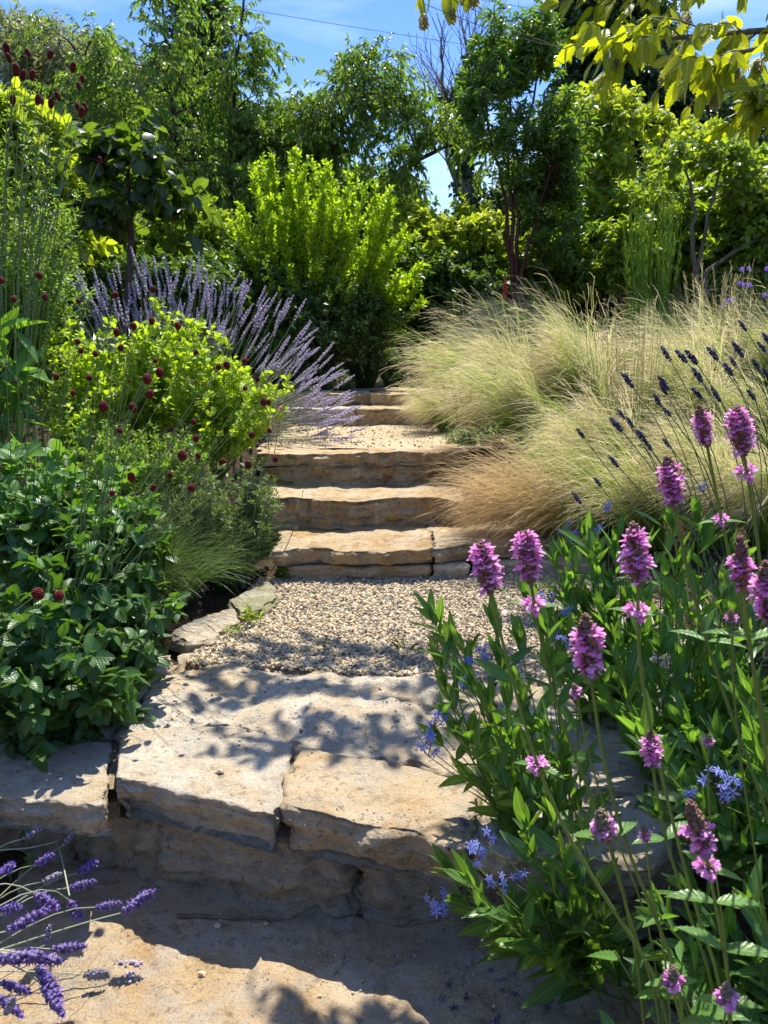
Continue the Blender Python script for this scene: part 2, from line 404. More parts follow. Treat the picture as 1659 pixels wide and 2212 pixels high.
def leaves(mb, P, n, t0, tpl, size, ang=0.9, grav=0.0, up=0.8, prof=0.0, jit=0.25, mat=0, upv=(0, 0, 1), pal=None, lift=0.0):
    """n leaves alternating round each path"""
    N = len(P); t = t0 + (1 - t0) * (np.arange(n)[None] + 0.5 * rng.random((N, n))) / n
    p, T = sample(P, t); p = p.reshape(-1, 3); T = T.reshape(-1, 3)
    ref = np.where(np.abs(T[:, 2:]) > 0.9, np.array([1.0, 0, 0]), np.array([0, 0, 1.0])); X = nrm(np.cross(T, ref)); Y = np.cross(T, X)
    az = (np.arange(n)[None] * 2.4 + rng.random((N, 1)) * 6.28 + jit * rng.normal(size=(N, n))).reshape(-1, 1)
    Rd = X * np.cos(az) + Y * np.sin(az)
    a = ang + 0.25 * rng.normal(size=az.shape)
    d = nrm(T * np.cos(a) + Rd * np.sin(a) + np.array([0, 0, -grav + lift]) + 0.12 * rng.normal(size=(len(p), 3)))
    s = size * (0.65 + 0.6 * rng.random(len(p))) * (1 - prof * np.abs(t.reshape(-1) - 0.45))
    hint = nrm(np.array(upv) * up + rnd3(len(p)) * (1 - up) + T * 0.25)
    mb.inst(tpl, p, frames(d, hint), s, mat=mat)
def blob_pts(blobs, n, surf=0.5):
    """random points in ellipsoids given as (centre xyz, (rx,ry,rz))"""
    vol = np.array([b[1][0] * b[1][1] * b[1][2] for b in blobs]) ** 0.75; ix = rng.choice(len(blobs), n, p=vol / vol.sum())
    c = np.array([b[0] for b in blobs])[ix]; r = np.array([b[1] for b in blobs])[ix]
    q = rnd3(n) * (rng.random((n, 1)) ** (1 / 3)); m = rng.random((n, 1)) < surf
    q = np.where(m, nrm(q) * (0.85 + 0.2 * rng.random((n, 1))), q)
    return c + q * r
def B(u, v, D, ru, rv, rd=None):
    """blob from picture centre, distance and half sizes in px"""
    k = D / F_PX * 1.03
    return (at(u, v, D), (ru * k, (rd if rd is not None else ru * k), rv * k))

def grow(base, trunks, blobs, nb, wood, crown, tpl, size, tw=8, twL=0.4, lv=8, tsp=0.8, tbias=(0, 0, 0.15), droop=0.1, grav=0.1, ang=0.9, br=0.016, tr=0.05, tip=0.006,
         surf=0.5, up=0.7, prof=0.2, tmat=0, lmat=0, sub=0, inner=True, wn_=5, lift=0.0, t0=0.15, tt0=0.35):
    """tree or shrub skeleton: trunk paths -> branches into the blobs -> twigs -> leaves"""
    tp = []
    for k_, path in enumerate(trunks):
        path = np.array(path, float); n = 14
        s_ = np.linspace(0, 1, n) * (len(path) - 1); i = np.minimum(s_.astype(int), len(path) - 2); f = (s_ - i)[:, None]
        f = f * f * (3 - 2 * f) * 0.4 + f * 0.6
        P = path[i] * (1 - f) + path[i + 1] * f
        P[1:-1] += 0.012 * rng.normal(size=(n - 2, 3)) * np.linalg.norm(P[-1] - P[0]) * 0.35
        r = tr * (1 - 0.8 * np.linspace(0, 1, n)) + 0.004
        wood.tubes(P, r[None], 7, mat=tmat); tp.append(P)
    TP = np.concatenate(tp)
    T = blob_pts(blobs, nb, surf)
    d = np.linalg.norm(T[:, None] - TP[None], axis=-1) + 1.6 * np.maximum(0, TP[None, :, 2] - T[:, None, 2] + 0.05) + 0.02 * rng.random((nb, len(TP)))
    j = d.argmin(1); A = TP[j]
    L = np.linalg.norm(T - A, axis=-1, keepdims=True)
    Cc = (A + T) * 0.5 + np.array([0, 0, 1.0]) * L * 0.16 + rnd3(nb) * L * 0.1
    Bp = bez(A, T, Cc, 7)
    wood.tubes(Bp, np.clip(br * (1 - np.linspace(0, 1, 7)[None]) * np.clip(L, 0.4, 1.5), tip * 0.5, None), wn_, mat=tmat)
    tws = twigs(Bp, tw, tt0, 1.0, twL, tsp, 0.6, tbias, droop)
    wood.tubes(tws, tip * 0.5 * np.array([1, .8, .6, .35])[None], 3, mat=tmat)
    if sub:
        t2 = twigs(tws, sub, 0.2, 1.0, twL * 0.5, tsp, 0.6, tbias, droop)
        wood.tubes(t2, tip * 0.3 * np.array([1, .8, .6, .4])[None], 3, mat=tmat)
        leaves(crown, t2, lv, t0, tpl, size, ang, grav, up, prof, mat=lmat, lift=lift)
    leaves(crown, tws, lv, t0, tpl, size, ang, grav, up, prof, mat=lmat, lift=lift)
    return Bp, tws

# ------------------------------------------------------------------ leaf and flower colours
M['lf_serr'] = leaf_mat('dark serrated leaf', (0.032, 0.082, 0.018), (0.06, 0.14, 0.026), 0.32, vein=0.35, veins=7, rough=0.36)
M['lf_serr2'] = leaf_mat('mid serrated leaf', (0.065, 0.15, 0.025), (0.10, 0.21, 0.035), 0.33, vein=0.35, veins=7, rough=0.38)
M['lf_lance'] = leaf_mat('willowy blue star leaf', (0.06, 0.14, 0.032), (0.095, 0.20, 0.045), 0.42, vein=0.7, rib=(0.25, 0.34, 0.14), rough=0.36)
M['lf_chart'] = leaf_mat('lime leaf', (0.17, 0.27, 0.02), (0.25, 0.35, 0.03), 0.42, vein=0.25, rough=0.5)
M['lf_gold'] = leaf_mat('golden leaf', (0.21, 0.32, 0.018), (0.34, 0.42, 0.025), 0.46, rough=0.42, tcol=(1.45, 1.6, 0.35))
M['lf_goldshade'] = leaf_mat('shade green inner leaf', (0.055, 0.11, 0.015), (0.10, 0.17, 0.02), 0.4, rough=0.45)  # darker green for inner leaves; shade low in the golden shrub put into colour
M['lf_droop'] = leaf_mat('drooping leaf', (0.10, 0.18, 0.032), (0.18, 0.26, 0.05), 0.45, rough=0.38, tcol=(1.6, 1.7, 0.42))
M['lf_pear'] = leaf_mat('glossy tree leaf', (0.055, 0.125, 0.022), (0.11, 0.20, 0.035), 0.40, rough=0.3, spec=0.6)
M['lf_bright'] = leaf_mat('bright hedge leaf', (0.12, 0.20, 0.026), (0.19, 0.27, 0.036), 0.42, rough=0.42)
M['lf_yel'] = leaf_mat('yellow green leaf', (0.18, 0.26, 0.034), (0.28, 0.34, 0.045), 0.45, rough=0.42)
M['lf_dark'] = leaf_mat('dark tree leaf', (0.026, 0.06, 0.022), (0.05, 0.095, 0.03), 0.25, rough=0.4)
M['lf_grey'] = leaf_mat('grey willow leaf', (0.13, 0.17, 0.10), (0.20, 0.24, 0.15), 0.3, rough=0.5)
M['lf_mag'] = leaf_mat('large heart leaf', (0.03, 0.065, 0.018), (0.055, 0.10, 0.025), 0.5, rough=0.25, spec=0.6, vein=0.5, tcol=(2.6, 2.3, 0.4))
M['lf_feath'] = leaf_mat('feathery leaf', (0.085, 0.17, 0.03), (0.14, 0.24, 0.045), 0.42, rough=0.45)
M['lf_horn'] = leaf_mat('hornbeam leaf', (0.12, 0.17, 0.014), (0.17, 0.22, 0.018), 0.55, vein=0.5, veins=12, rough=0.4, tcol=(3.0, 2.5, 0.35))
M['lf_thyme'] = leaf_mat('small herb leaf', (0.075, 0.125, 0.045), (0.12, 0.18, 0.065), 0.3, rough=0.5)
M['lf_silver'] = leaf_mat('silver lavender leaf', (0.17, 0.21, 0.13), (0.26, 0.30, 0.20), 0.25, rough=0.6)
M['lf_low'] = leaf_mat('low cover leaf', (0.045, 0.10, 0.018), (0.085, 0.16, 0.028), 0.3, rough=0.45)
M['grass_g'] = leaf_mat('green grass', (0.045, 0.095, 0.035), (0.095, 0.155, 0.06), 0.25, rough=0.45, tcol=(1.4, 1.45, 0.6), along=(0.11, 0.165, 0.07))
M['grass_d'] = leaf_mat('dark grass', (0.025, 0.06, 0.02), (0.05, 0.10, 0.03), 0.3, rough=0.4)
def stipa_mat(name, g, st, bl, p1=0.35, p2=0.75):
    s = NT(name); at_ = s.n('Attribute', attribute_name='luv').outputs['Vector']
    sp = s.n('SeparateXYZ'); s.set(sp, 0, at_); x, v, r = sp.outputs
    vv = s.math('ADD', v, s.math('MULTIPLY', s.math('SUBTRACT', r, 0.5), 0.7))
    col = s.ramp(vv, [(0.0, g), (p1, g), (0.55, st), (p2, bl), (1.0, bl)])
    r2 = s.math('FRACT', s.math('MULTIPLY', r, 7.31)); col = s.mix(s.math('MULTIPLY', r2, .6), col, s.mix(.5, col, 0.03))
    p = s.principled(col, 0.5, 0.3); tl = s.n('BsdfTranslucent'); s.set(tl, 'Color', col)
    mx = s.n('MixShader'); s.set(mx, 0, 0.5); s.t.links.new(p, mx.inputs[1]); s.t.links.new(tl.outputs[0], mx.inputs[2])
    return s.done(mx.outputs[0])
M['stipa'] = stipa_mat('feather grass', (0.24, 0.36, 0.045), (0.55, 0.60, 0.15), (0.88, 0.76, 0.45), 0.40, 0.80)
M['stipa_b'] = stipa_mat('bronzed feather grass', (0.36, 0.33, 0.09), (0.60, 0.46, 0.17), (0.78, 0.58, 0.30), 0.1, 0.6)
M['stem_g'] = leaf_mat('green stem', (0.11, 0.17, 0.035), (0.16, 0.22, 0.05), 0.15, rough=0.5)
M['stem_b'] = leaf_mat('burnet stem', (0.10, 0.16, 0.05), (0.16, 0.23, 0.07), 0.1, rough=0.5)
M['stem_l'] = leaf_mat('lavender stem', (0.24, 0.28, 0.17), (0.34, 0.37, 0.25), 0.1, rough=0.6)
M['stem_ld'] = leaf_mat('dark lavender stem', (0.07, 0.12, 0.05), (0.12, 0.17, 0.07), 0.1, rough=0.6)
M['bark'] = bark_mat('brown bark', (0.10, 0.075, 0.05), (0.045, 0.033, 0.022))
M['bark_red'] = bark_mat('glossy red bark', (0.13, 0.032, 0.02), (0.035, 0.014, 0.01), 0.4, (14, 14, 60))
M['bark_grey'] = bark_mat('grey branch bark', (0.20, 0.165, 0.12), (0.10, 0.08, 0.055))
M['fl_bet'] = flower_mat('betony pink floret', (0.74, 0.20, 0.58), (0.94, 0.54, 0.84), 0.48)
M['fl_core'] = flower_mat('betony calyx', (0.20, 0.075, 0.075), (0.32, 0.22, 0.11), 0.2)
M['fl_corel'] = flower_mat('betony faded calyx', (0.22, 0.20, 0.09), (0.30, 0.21, 0.14), 0.2)
M['fl_lav'] = flower_mat('violet lavender calyx', (0.085, 0.06, 0.17), (0.27, 0.21, 0.40), 0.25)
M['fl_lavl'] = flower_mat('violet lavender lip', (0.15, 0.075, 0.42), (0.30, 0.19, 0.58), 0.35)
M['fl_lavd'] = flower_mat('dark lavender calyx', (0.05, 0.045, 0.09), (0.14, 0.12, 0.19), 0.2)
M['fl_lavp'] = flower_mat('pale lilac calyx', (0.54, 0.48, 0.63), (0.80, 0.75, 0.86), 0.5)
M['fl_lavg'] = flower_mat('faded grey lavender calyx', (0.22, 0.19, 0.27), (0.36, 0.32, 0.36), 0.25)
M['fl_bur'] = flower_mat('maroon burnet bud', (0.10, 0.010, 0.006), (0.20, 0.018, 0.012), 0.08)
M['fl_star'] = flower_mat('pale blue star', (0.17, 0.20, 0.58), (0.32, 0.37, 0.78), 0.3)
M['fl_pink'] = flower_mat('rose pink petal', (0.75, 0.16, 0.38), (0.85, 0.35, 0.52), 0.4)
M['fl_viol'] = flower_mat('violet petal', (0.25, 0.12, 0.62), (0.36, 0.20, 0.75), 0.4)
M['fl_red'] = flower_mat('scarlet bud', (0.65, 0.05, 0.04), (0.75, 0.14, 0.08), 0.3)
M['fl_hop'] = flower_mat('pale hop bract', (0.36, 0.36, 0.17), (0.46, 0.42, 0.22), 0.45)

# ------------------------------------------------------------------ flower heads (built once as meshes, then used by parts)
def spike_mesh(mb, base, D, L, R, n, tpl, ang=1.0, m0=0, gap=0.0, sizes=(0.3, 0.3), whorls=0, frac=(0, 1), shape='ov', rn=None):
    D = nrm(np.array(D, float)); X = nrm(np.cross(D, [0.3, 0.9, 0.2])); Y = np.cross(D, X)
    t = frac[0] + (frac[1] - frac[0]) * (np.arange(n) + 0.5) / n
    if whorls: t = frac[0] + (frac[1] - frac[0]) * (np.floor((t - frac[0]) / (frac[1] - frac[0]) * whorls) + 0.5) / whorls + 0.18 / whorls * rng.normal(size=n)
    az = np.arange(n) * 2.39996 + 0.3 * rng.normal(size=n)
    rad = {'ov': np.sin(np.pi * np.clip(t * 0.86 + 0.1, 0, 1)) ** 0.5, 'cone': 1 - 0.55 * t}[shape]
    rd = X * np.cos(az)[:, None] + Y * np.sin(az)[:, None]
    a = ang * (1.1 - 0.5 * t)[:, None] + 0.24 * rng.normal(size=(n, 1))
    d = nrm(D * np.cos(a) + rd * np.sin(a))
    p = np.array(base) + D * (t * L)[:, None] + rd * (0.25 * R * rad)[:, None]
    s = (sizes[0] + (sizes[1] - sizes[0]) * rng.random(n)) * rad
    mb.inst(tpl, p, frames(d, D), s, mat=m0)
# ------------------------------------------------------------------ terrain: one sheet out to the horizon
LOW = -0.285
def gz(x, y):
    x = np.asarray(x, float); y = np.asarray(y, float)
    base = np.interp(y, [-6, 1.95, 2.1, 3.25, 3.45, 3.72, 4.15, 4.4, 5.7, 6.1, 6.6, 9, 16, 60, 700], [LOW - .04, LOW - .04, -.06, -.04, .0, .08, .22, .42, .43, .50, .60, .62, .9, 1.4, 1.4])
    lx = np.interp(y, [-6, 1.6, 2.8, 4.4, 6, 9], [-1.0, -.80, -.80, -.66, -.62, -.45])
    rx = np.interp(y, [-6, .9, 1.5, 2.4, 3.3, 4.4, 6, 9], [.62, .62, .62, .95, 1.05, .55, .6, .5])
    out = np.maximum(0, np.maximum(lx - x, x - rx))
    rise = np.interp(out, [0, .08, .5, 2.0], [0, .05, .10, .22])
    low = np.clip((2.0 - y) / 0.1, 0, 1) * np.interp(x - rx, [0, .35], [0, .26])
    return base + rise + low
def grid_axis(c, lim, n):
    t = np.linspace(-1, 1, n); return c + np.sign(t) * (np.abs(t) ** 3.2 * lim + np.abs(t) * 6)
gx = grid_axis(0, 900, 300); gy = grid_axis(3.2, 900, 320)
GX, GY = np.meshgrid(gx, gy, indexing='ij')
GP = np.stack([GX, GY, gz(GX, GY)], -1); near = np.exp(-((GX / 12) ** 2 + ((GY - 3) / 12) ** 2))
GP[..., 2] += near * 0.014 * fbm(GP * np.array([7, 7, 0]), 4, 3) - 0.004
m = MB(); idx = np.arange(GX.size).reshape(GX.shape)
m.add(GP, [np.stack([idx[:-1, :-1], idx[1:, :-1], idx[1:, 1:], idx[:-1, 1:]], -1).reshape(-1, 4)])
tag(m.build('ground', M['soil']), kind='structure')

def sheet(name, poly, z, mat, res=60, amp=0.006, seed=0, kind='structure', zf=None):
    """undulating sheet filling a four-sided outline (front-left, front-right, back-right, back-left)"""
    u = np.linspace(0, 1, res); U, Vv = np.meshgrid(u, u, indexing='ij'); a, b, c, d = [np.array(p[:2]) for p in poly]
    P2 = (a * (1 - U[..., None]) + b * U[..., None]) * (1 - Vv[..., None]) + (d * (1 - U[..., None]) + c * U[..., None]) * Vv[..., None]
    P = np.concatenate([P2, np.full(P2.shape[:2] + (1,), z)], -1)
    if zf is not None: P[..., 2] = zf(P2[..., 0], P2[..., 1])
    P[..., 2] += amp * fbm(P * np.array([6, 6, 0]), 4, seed)
    mm = MB(); ix = np.arange(res * res).reshape(res, res)
    mm.add(P, [np.stack([ix[:-1, :-1], ix[1:, :-1], ix[1:, 1:], ix[:-1, 1:]], -1).reshape(-1, 4)])
    return tag(mm.build(name, mat), kind=kind)

# ------------------------------------------------------------------ natural stone
def resamp(pl, n, ev=None):
    pl = np.array([p[:2] for p in pl], float); s = np.concatenate([[0], np.cumsum(np.linalg.norm(np.diff(pl, axis=0), axis=1))]); s /= s[-1]
    t = np.linspace(0, 1, n) if ev is None else ev
    return np.stack([np.interp(t, s, pl[:, i]) for i in (0, 1)], 1)
def stone(name, label, cat, front, back, ztop, th, mat='stone', rnd=0.005, amp=0.010, top_amp=0.007, seed=0, step=.0065, group=None, tilt=(0, 0), strata=0.5, under=0.0, edge=0.012, pits=0.0):
    """front/back outlines (world xy lists, left to right); a block with worn edges, layered sides and an uneven top"""
    f0 = np.array([p[:2] for p in front]); b0 = np.array([p[:2] for p in back])
    Lx = np.linalg.norm(f0[-1] - f0[0]); Ly = 0.5 * (np.linalg.norm(b0[0] - f0[0]) + np.linalg.norm(b0[-1] - f0[-1]))
    nu, nv, nw = [max(6, int(l / s_)) for l, s_ in ((Lx, step), (Ly, step), (th, step * .55))]; nu = min(nu, 240); nv = min(nv, 150); nw = min(nw, 34)
    def ax(n, L):
        t = np.linspace(0, 1, n + 1); r = min(0.45, rnd * 2 / L); return t - 0.5 * r * 0 + (r * 0.35) * np.sin(2 * math.pi * t) * -1 * 0.5
    au, av, aw = ax(nu, Lx), ax(nv, Ly), ax(nw, th)
    I = []; F = []
    S = (nu + 1, nv + 1, nw + 1)
    def face(a, b, fixed, val, flip):
        ii = np.arange(S[a]); jj = np.arange(S[b]); A_, B_ = np.meshgrid(ii, jj, indexing='ij'); arr = np.zeros(A_.shape + (3,), int)
        arr[..., a] = A_; arr[..., b] = B_; arr[..., fixed] = val
        code = (arr[..., 0] * S[1] + arr[..., 1]) * S[2] + arr[..., 2]
        q = np.stack([code[:-1, :-1], code[1:, :-1], code[1:, 1:], code[:-1, 1:]], -1).reshape(-1, 4)
        F.append(q[:, ::-1] if flip else q)
    face(0, 1, 2, 0, False); face(0, 1, 2, nw, True)      # top (w=0), bottom
    face(0, 2, 1, 0, True); face(0, 2, 1, nv, False)
    face(1, 2, 0, 0, False); face(1, 2, 0, nu, True)
    F = np.concatenate(F); uq, inv = np.unique(F, return_inverse=True); F = inv.reshape(F.shape)
    iw = uq % S[2]; iv = (uq // S[2]) % S[1]; iu = uq // (S[1] * S[2])
    p = np.stack([au[iu] * Lx, av[iv] * Ly, aw[iw] * th], 1); h = np.array([Lx, Ly, th]); r = np.minimum(rnd, h * 0.45)
    q = np.clip(p, r, h - r); d = (p - q); dn = nrm(d / r); 
    p = q + dn * r
    uu, vv, ww = p[:, 0] / Lx, p[:, 1] / Ly, p[:, 2] / th
    fr = resamp(front, 0, np.clip(uu, 0, 1)); bk = resamp(back, 0, np.clip(uu, 0, 1)); vc = vv[:, None]
    XY = fr * (1 - vc) + bk * vc
    ex = nrm((f0[-1] - f0[0])[None])[0]; ey = np.array([-ex[1], ex[0]])
    cen = np.array([*(f0.mean(0) * .5 + b0.mean(0) * .5)])
    Z = ztop - ww * th
    Wp = np.concatenate([XY, Z[:, None]], 1)
    nw_ = np.stack([dn[:, 0] * ex[0] + dn[:, 1] * ey[0], dn[:, 0] * ex[1] + dn[:, 1] * ey[1], -dn[:, 2]], 1)
    side = np.clip(np.linalg.norm(dn[:, :2], axis=1) * 2.2, 0, 1); top = np.clip(nw_[:, 2], 0, 1)
    sd = Wp + seed * 3.37
    n_edge = fbm(sd * np.array([9, 9, 2]), 4, seed) * edge + fbm(sd * np.array([38, 38, 26]), 3, seed + 21) * .0035 - (np.abs(vnoise(sd * np.array([13, 13, 16]), seed + 31)) ** .7 - .4) * edge * 1.1 - np.clip(fbm(sd * np.array([26, 26, 40]), 2, seed + 33) - .45, 0, 1) * .02
    n_str = fbm(sd * np.array([5, 5, 70]), 3, seed + 5) * amp * strata + fbm(sd * np.array([16, 16, 30]), 4, seed + 9) * amp
    cl = np.clip((1 - np.abs(vnoise(sd * np.array([2.5, 2.5, 42]), seed + 41)) - .90) / .10, 0, 1) * np.clip(vnoise(sd * np.array([6, 6, 20]), seed + 42) * 2 + .7, 0, 1)
    n_hf = fbm(sd * 75.0, 3, seed + 44) * .0022 - cl * .011 * min(1.0, edge / .012)
    # a ledge-like break: lower part set back
    sb = under * np.clip((ww - 0.45 - 0.12 * fbm(sd * np.array([4, 4, 0]), 2, seed + 2)) * 4, 0, 1)
    n_top = fbm(sd * np.array([3.2, 3.2, 0]), 5, seed + 7) * top_amp * 1.4 + fbm(sd * np.array([14, 14, 0]), 4, seed + 8) * top_amp * 0.45
    Wp += np.concatenate([nrm(nw_[:, :2] + 1e-9), 0 * nw_[:, :1]], 1) * (side * (n_edge + n_str + n_hf - sb))[:, None]
    Wp[:, 2] += (1 - ww) * n_top + top * fbm(sd * np.array([60, 60, 0]), 3, seed + 45) * .0014
    Wp[:, 2] += (Wp[:, 0] - cen[0]) * tilt[0] + (Wp[:, 1] - cen[1]) * tilt[1]
    if pits: Wp[:, 2] -= top * pits * np.clip(fbm(sd * np.array([8, 8, 0]), 3, seed + 11) - 0.35, 0, 1)
    mm = MB(); mm.add(Wp, [F])
    o = mm.build(name, M[mat] if isinstance(mat, str) else mat, None, (cen[0], cen[1], ztop - th))
    STONES.append((Wp, F)); return tag(o, label, cat, group)
STONES = []
def surf_z(xs, ys, lo=-1.0, top=2.0):
    from mathutils.bvhtree import BVHTree
    if not hasattr(surf_z, 'b'):
        V = []; Fs = []; n0 = 0
        for Wv, Fv in STONES: V += Wv.tolist(); Fs += (Fv + n0).tolist(); n0 += len(Wv)
        surf_z.b = BVHTree.FromPolygons(V, Fs)
    out = []
    for x_, y_ in zip(xs, ys):
        h = surf_z.b.ray_cast(Vector((x_, y_, top)), Vector((0, 0, -1)))
        out.append(h[0].z if h[0] is not None else lo)
    return np.array(out)

def P0(u, v): return on(u, v, 0.0)
# --- upper ledge: four capstones along its front edge (z = 0)
cap = 'capstones along the front ledge'
stone('capstone', 'pale capstone at the left end of the front ledge, partly under the leafy bush', 'stone slab', [P0(-330, 1690), P0(-60, 1712), P0(228, 1742)], [P0(-330, 1570), P0(0, 1575), P0(243, 1596)], 0.0, .085, group=cap, seed=1, under=.015)
stone('capstone', 'cream capstone with a thin cleft across its face, second from the left', 'stone slab', [P0(246, 1690), P0(330, 1697), P0(420, 1722), P0(592, 1768)], [P0(254, 1592), P0(390, 1572), P0(520, 1570), P0(640, 1605)], 0.004, .098, group=cap, seed=2, under=.02, amp=.012)
stone('capstone', 'thick capstone with an ochre stained rounded face beside the blue star flowers', 'stone slab', [P0(606, 1742), P0(720, 1775), P0(880, 1800), P0(1008, 1838)], [P0(648, 1612), P0(760, 1628), P0(900, 1650), P0(1042, 1702)], 0.002, .112, 'stone_warm', group=cap, seed=14, under=.025, amp=.014, rnd=.010)
stone('capstone', 'pale capstone under the lance leaves at the right end of the ledge', 'stone slab', [P0(1016, 1835), P0(1200, 1852), P0(1420, 1876)], [P0(1054, 1702), P0(1250, 1712), P0(1460, 1728)], 0.0, .09, group=cap, seed=4, under=.02)
# --- landing stones behind them
stone('landing_stone', 'broad lumpy landing stone dappled by shade between the capstones and the gravel', 'stone slab', [P0(248, 1588), P0(390, 1566), P0(520, 1564), P0(650, 1602), P0(760, 1622), P0(900, 1644), P0(1048, 1696)], [P0(385, 1405), P0(470, 1392), P0(560, 1384), P0(700, 1404), P0(830, 1410), P0(930, 1418), P0(1066, 1434)], -.006, .10, group='large landing stones', seed=21, top_amp=.013, edge=.016, rnd=.014, pits=.04)
stone('landing_stone', 'landing stone at the right, mostly hidden by lance leaves', 'stone slab', [P0(1060, 1692), P0(1250, 1702), P0(1500, 1716)], [P0(1074, 1436), P0(1250, 1446), P0(1450, 1452)], -.006, .10, group='large landing stones', seed=8, top_amp=.010)
stone('landing_stone', 'stone at the left edge of the landing below the serrated leaves', 'stone slab', [P0(-60, 1568), P0(100, 1566), P0(240, 1580)], [P0(150, 1420), P0(260, 1410), P0(375, 1412)], -.006, .10, group='large landing stones', seed=9)
# --- kerb stones left of the gravel
stone('kerb_stone', 'rough white kerb stone between the bush and the gravel', 'kerb stone', [P0(395, 1402), P0(455, 1392), P0(520, 1352)], [P0(368, 1368), P0(430, 1340), P0(505, 1318)], .018, .07, group='kerb stones beside the gravel', seed=11, amp=.016, rnd=.02, step=.007)
stone('kerb_stone', 'mossy green kerb stone below the bottom step', 'kerb stone', [P0(515, 1345), P0(560, 1335), P0(606, 1300)], [P0(488, 1312), P0(520, 1290), P0(585, 1262)], .022, .07, 'stone_moss', group='kerb stones beside the gravel', seed=12, amp=.014, rnd=.02, step=.007)
sheet('mortar_joints', [P0(-200, 1640), P0(1380, 1780), P0(1380, 1500), P0(200, 1440)], -.026, M['mortar'], 90, .007, 15)
# --- retaining wall below the capstones
def PL(u, v, dz=0): return on(u, v, LOW + dz)
def back(pts, d): return [(p[0] + d * 0.12, p[1] + d) for p in pts]
wl = 'stones of the low retaining wall'
for lab, pts, zt, th_, sd in (
        ('dark wall stone behind the lavender at the far left of the ledge', [PL(-330, 1835), PL(-60, 1852), PL(146, 1868)], -.088, .23, 31),
        ('shadowed wall stone below the left capstone, right of the lavender', [PL(148, 1862), PL(250, 1880), PL(350, 1905)], -.090, .22, 32),
        ('long reddish wall stone below the cleft capstone', [PL(352, 1912), PL(480, 1945), PL(620, 1965), PL(768, 1985)], -.104, .21, 33),
        ('grey wall stone below the ochre capstone', [PL(770, 1985), PL(880, 1990), PL(1007, 2002)], -.125, .19, 34),
        ('wall stone hidden behind the lance leaves at the right', [PL(1009, 2000), PL(1200, 2005), PL(1420, 2015)], -.108, .21, 35)):
    pts = [(p[0], p[1] - .0) for p in pts]
    stone('wall_stone', lab, 'wall stone', pts, back(pts, .16), zt, th_, 'stone_grey', rnd=.035, amp=.018, seed=sd, group=wl, edge=.02, step=.009)
mm = MB(); bx = [PL(-400, 1815), PL(150, 1845), PL(350, 1890), PL(760, 1965), PL(1500, 1995)]
fr = resamp(bx, 90); zz = np.linspace(-.075, LOW - .03, 22)
P = np.zeros((90, 22, 3)); P[:, :, 0] = fr[:, 0, None]; P[:, :, 1] = fr[:, 1, None] + 0.008; P[:, :, 2] = zz[None]
P[..., 1] += 0.012 * fbm(P * np.array([12, 0, 18]), 4, 2) + (zz[None] - LOW) * 0.22
ix = np.arange(90 * 22).reshape(90, 22); mm.add(P, [np.stack([ix[:-1, :-1], ix[:-1, 1:], ix[1:, 1:], ix[1:, :-1]], -1).reshape(-1, 4)])
Pt = np.zeros((90, 2, 3)); Pt[:, 0] = P[:, 0]; Pt[:, 1] = P[:, 0] + np.array([0, .3, 0]); ix = np.arange(180).reshape(90, 2)
mm.add(Pt, [np.stack([ix[:-1, 0], ix[1:, 0], ix[1:, 1], ix[:-1, 1]], -1)])
tag(mm.build('mortar_bed', M['mortar']), kind='structure')
# --- big foreground stones (lower level)
stone('foreground_slab', 'huge warm sandstone slab filling the bottom of the view, with twig and petals on it', 'stone slab', [(-1.75, .35), (-.6, .30), (1.0, .32)], [PL(-500, 1780), PL(-100, 1820), PL(330, 1875), PL(760, 1955), PL(1300, 1990)], LOW, .14, 'stone_warm', seed=41, top_amp=.012, step=.012, rnd=.02, tilt=(-.0, .0))
if 0: stone('foreground_slab', 'shaded grey slab at bottom right under the purple betony stems', 'stone slab', [(.365, .32), (.75, .34), (1.2, .4)], [PL(912, 1974), PL(1200, 1990), PL(1560, 2000)], LOW - .004, .14, 'stone', seed=44, top_amp=.013, step=.012, rnd=.02)

# --- the flight of steps
sg = 'rough limestone steps'
ZA, ZB, ZC, ZD, ZE = .135, .280, .455, .562, .655
def PA(u, v, z): return on(u, v, z)
def step_stone(label, us, vs, z, th, depth, sd, mat='stone_step', nm='step_stone', zr=None, dy=0, **kw):
    kw.setdefault('edge', .028); kw.setdefault('rnd', .006); kw.setdefault('top_amp', .009)
    pts = [PA(u, v, z if zr is None else zr) + np.array([0, dy, 0]) for u, v in zip(us, vs)]
    bk = [(p[0], p[1] + depth + .02 * math.sin(i * 2.1 + sd)) for i, p in enumerate(pts)]
    return stone(nm, label, 'stone step', pts, bk, z, th, mat, seed=sd, group=sg, step=.008, **kw)
step_stone('left cap of the bottom step, jutting over a dark gap above the gravel', (590, 670, 760, 850, 940), (1190, 1183, 1187, 1186, 1181), ZA, .072, .46, 51, amp=.011, under=.012)
step_stone('right cap of the bottom step running under the bronze grass', (939, 1040, 1150, 1270), (1181, 1172, 1167, 1160), ZA + .002, .076, .46, 52, amp=.013, under=.012)
step_stone('base stone under the left cap of the bottom step', (620, 800, 930), (1190, 1192, 1190), .054, .13, .3, 53, amp=.010, mat='stone_step') if False else None
def base_stone(label, us, v0, ztop, zb, sd, mat='stone'):
    pts = [on(u, v0, 0.0) for u in us]
    return stone('base_stone', label, 'stone step', pts, [(p[0], p[1] + .3) for p in pts], ztop, ztop - zb, mat, seed=sd, group='base stones below the bottom step', step=.012, amp=.012, rnd=.014)
base_stone('long base stone under the left half of the bottom step', (622, 760, 931), 1247, .055, -.06, 54, 'stone_warm')
base_stone('short pale base stone under the joint of the bottom step', (934, 980, 1012), 1245, .055, -.06, 55)
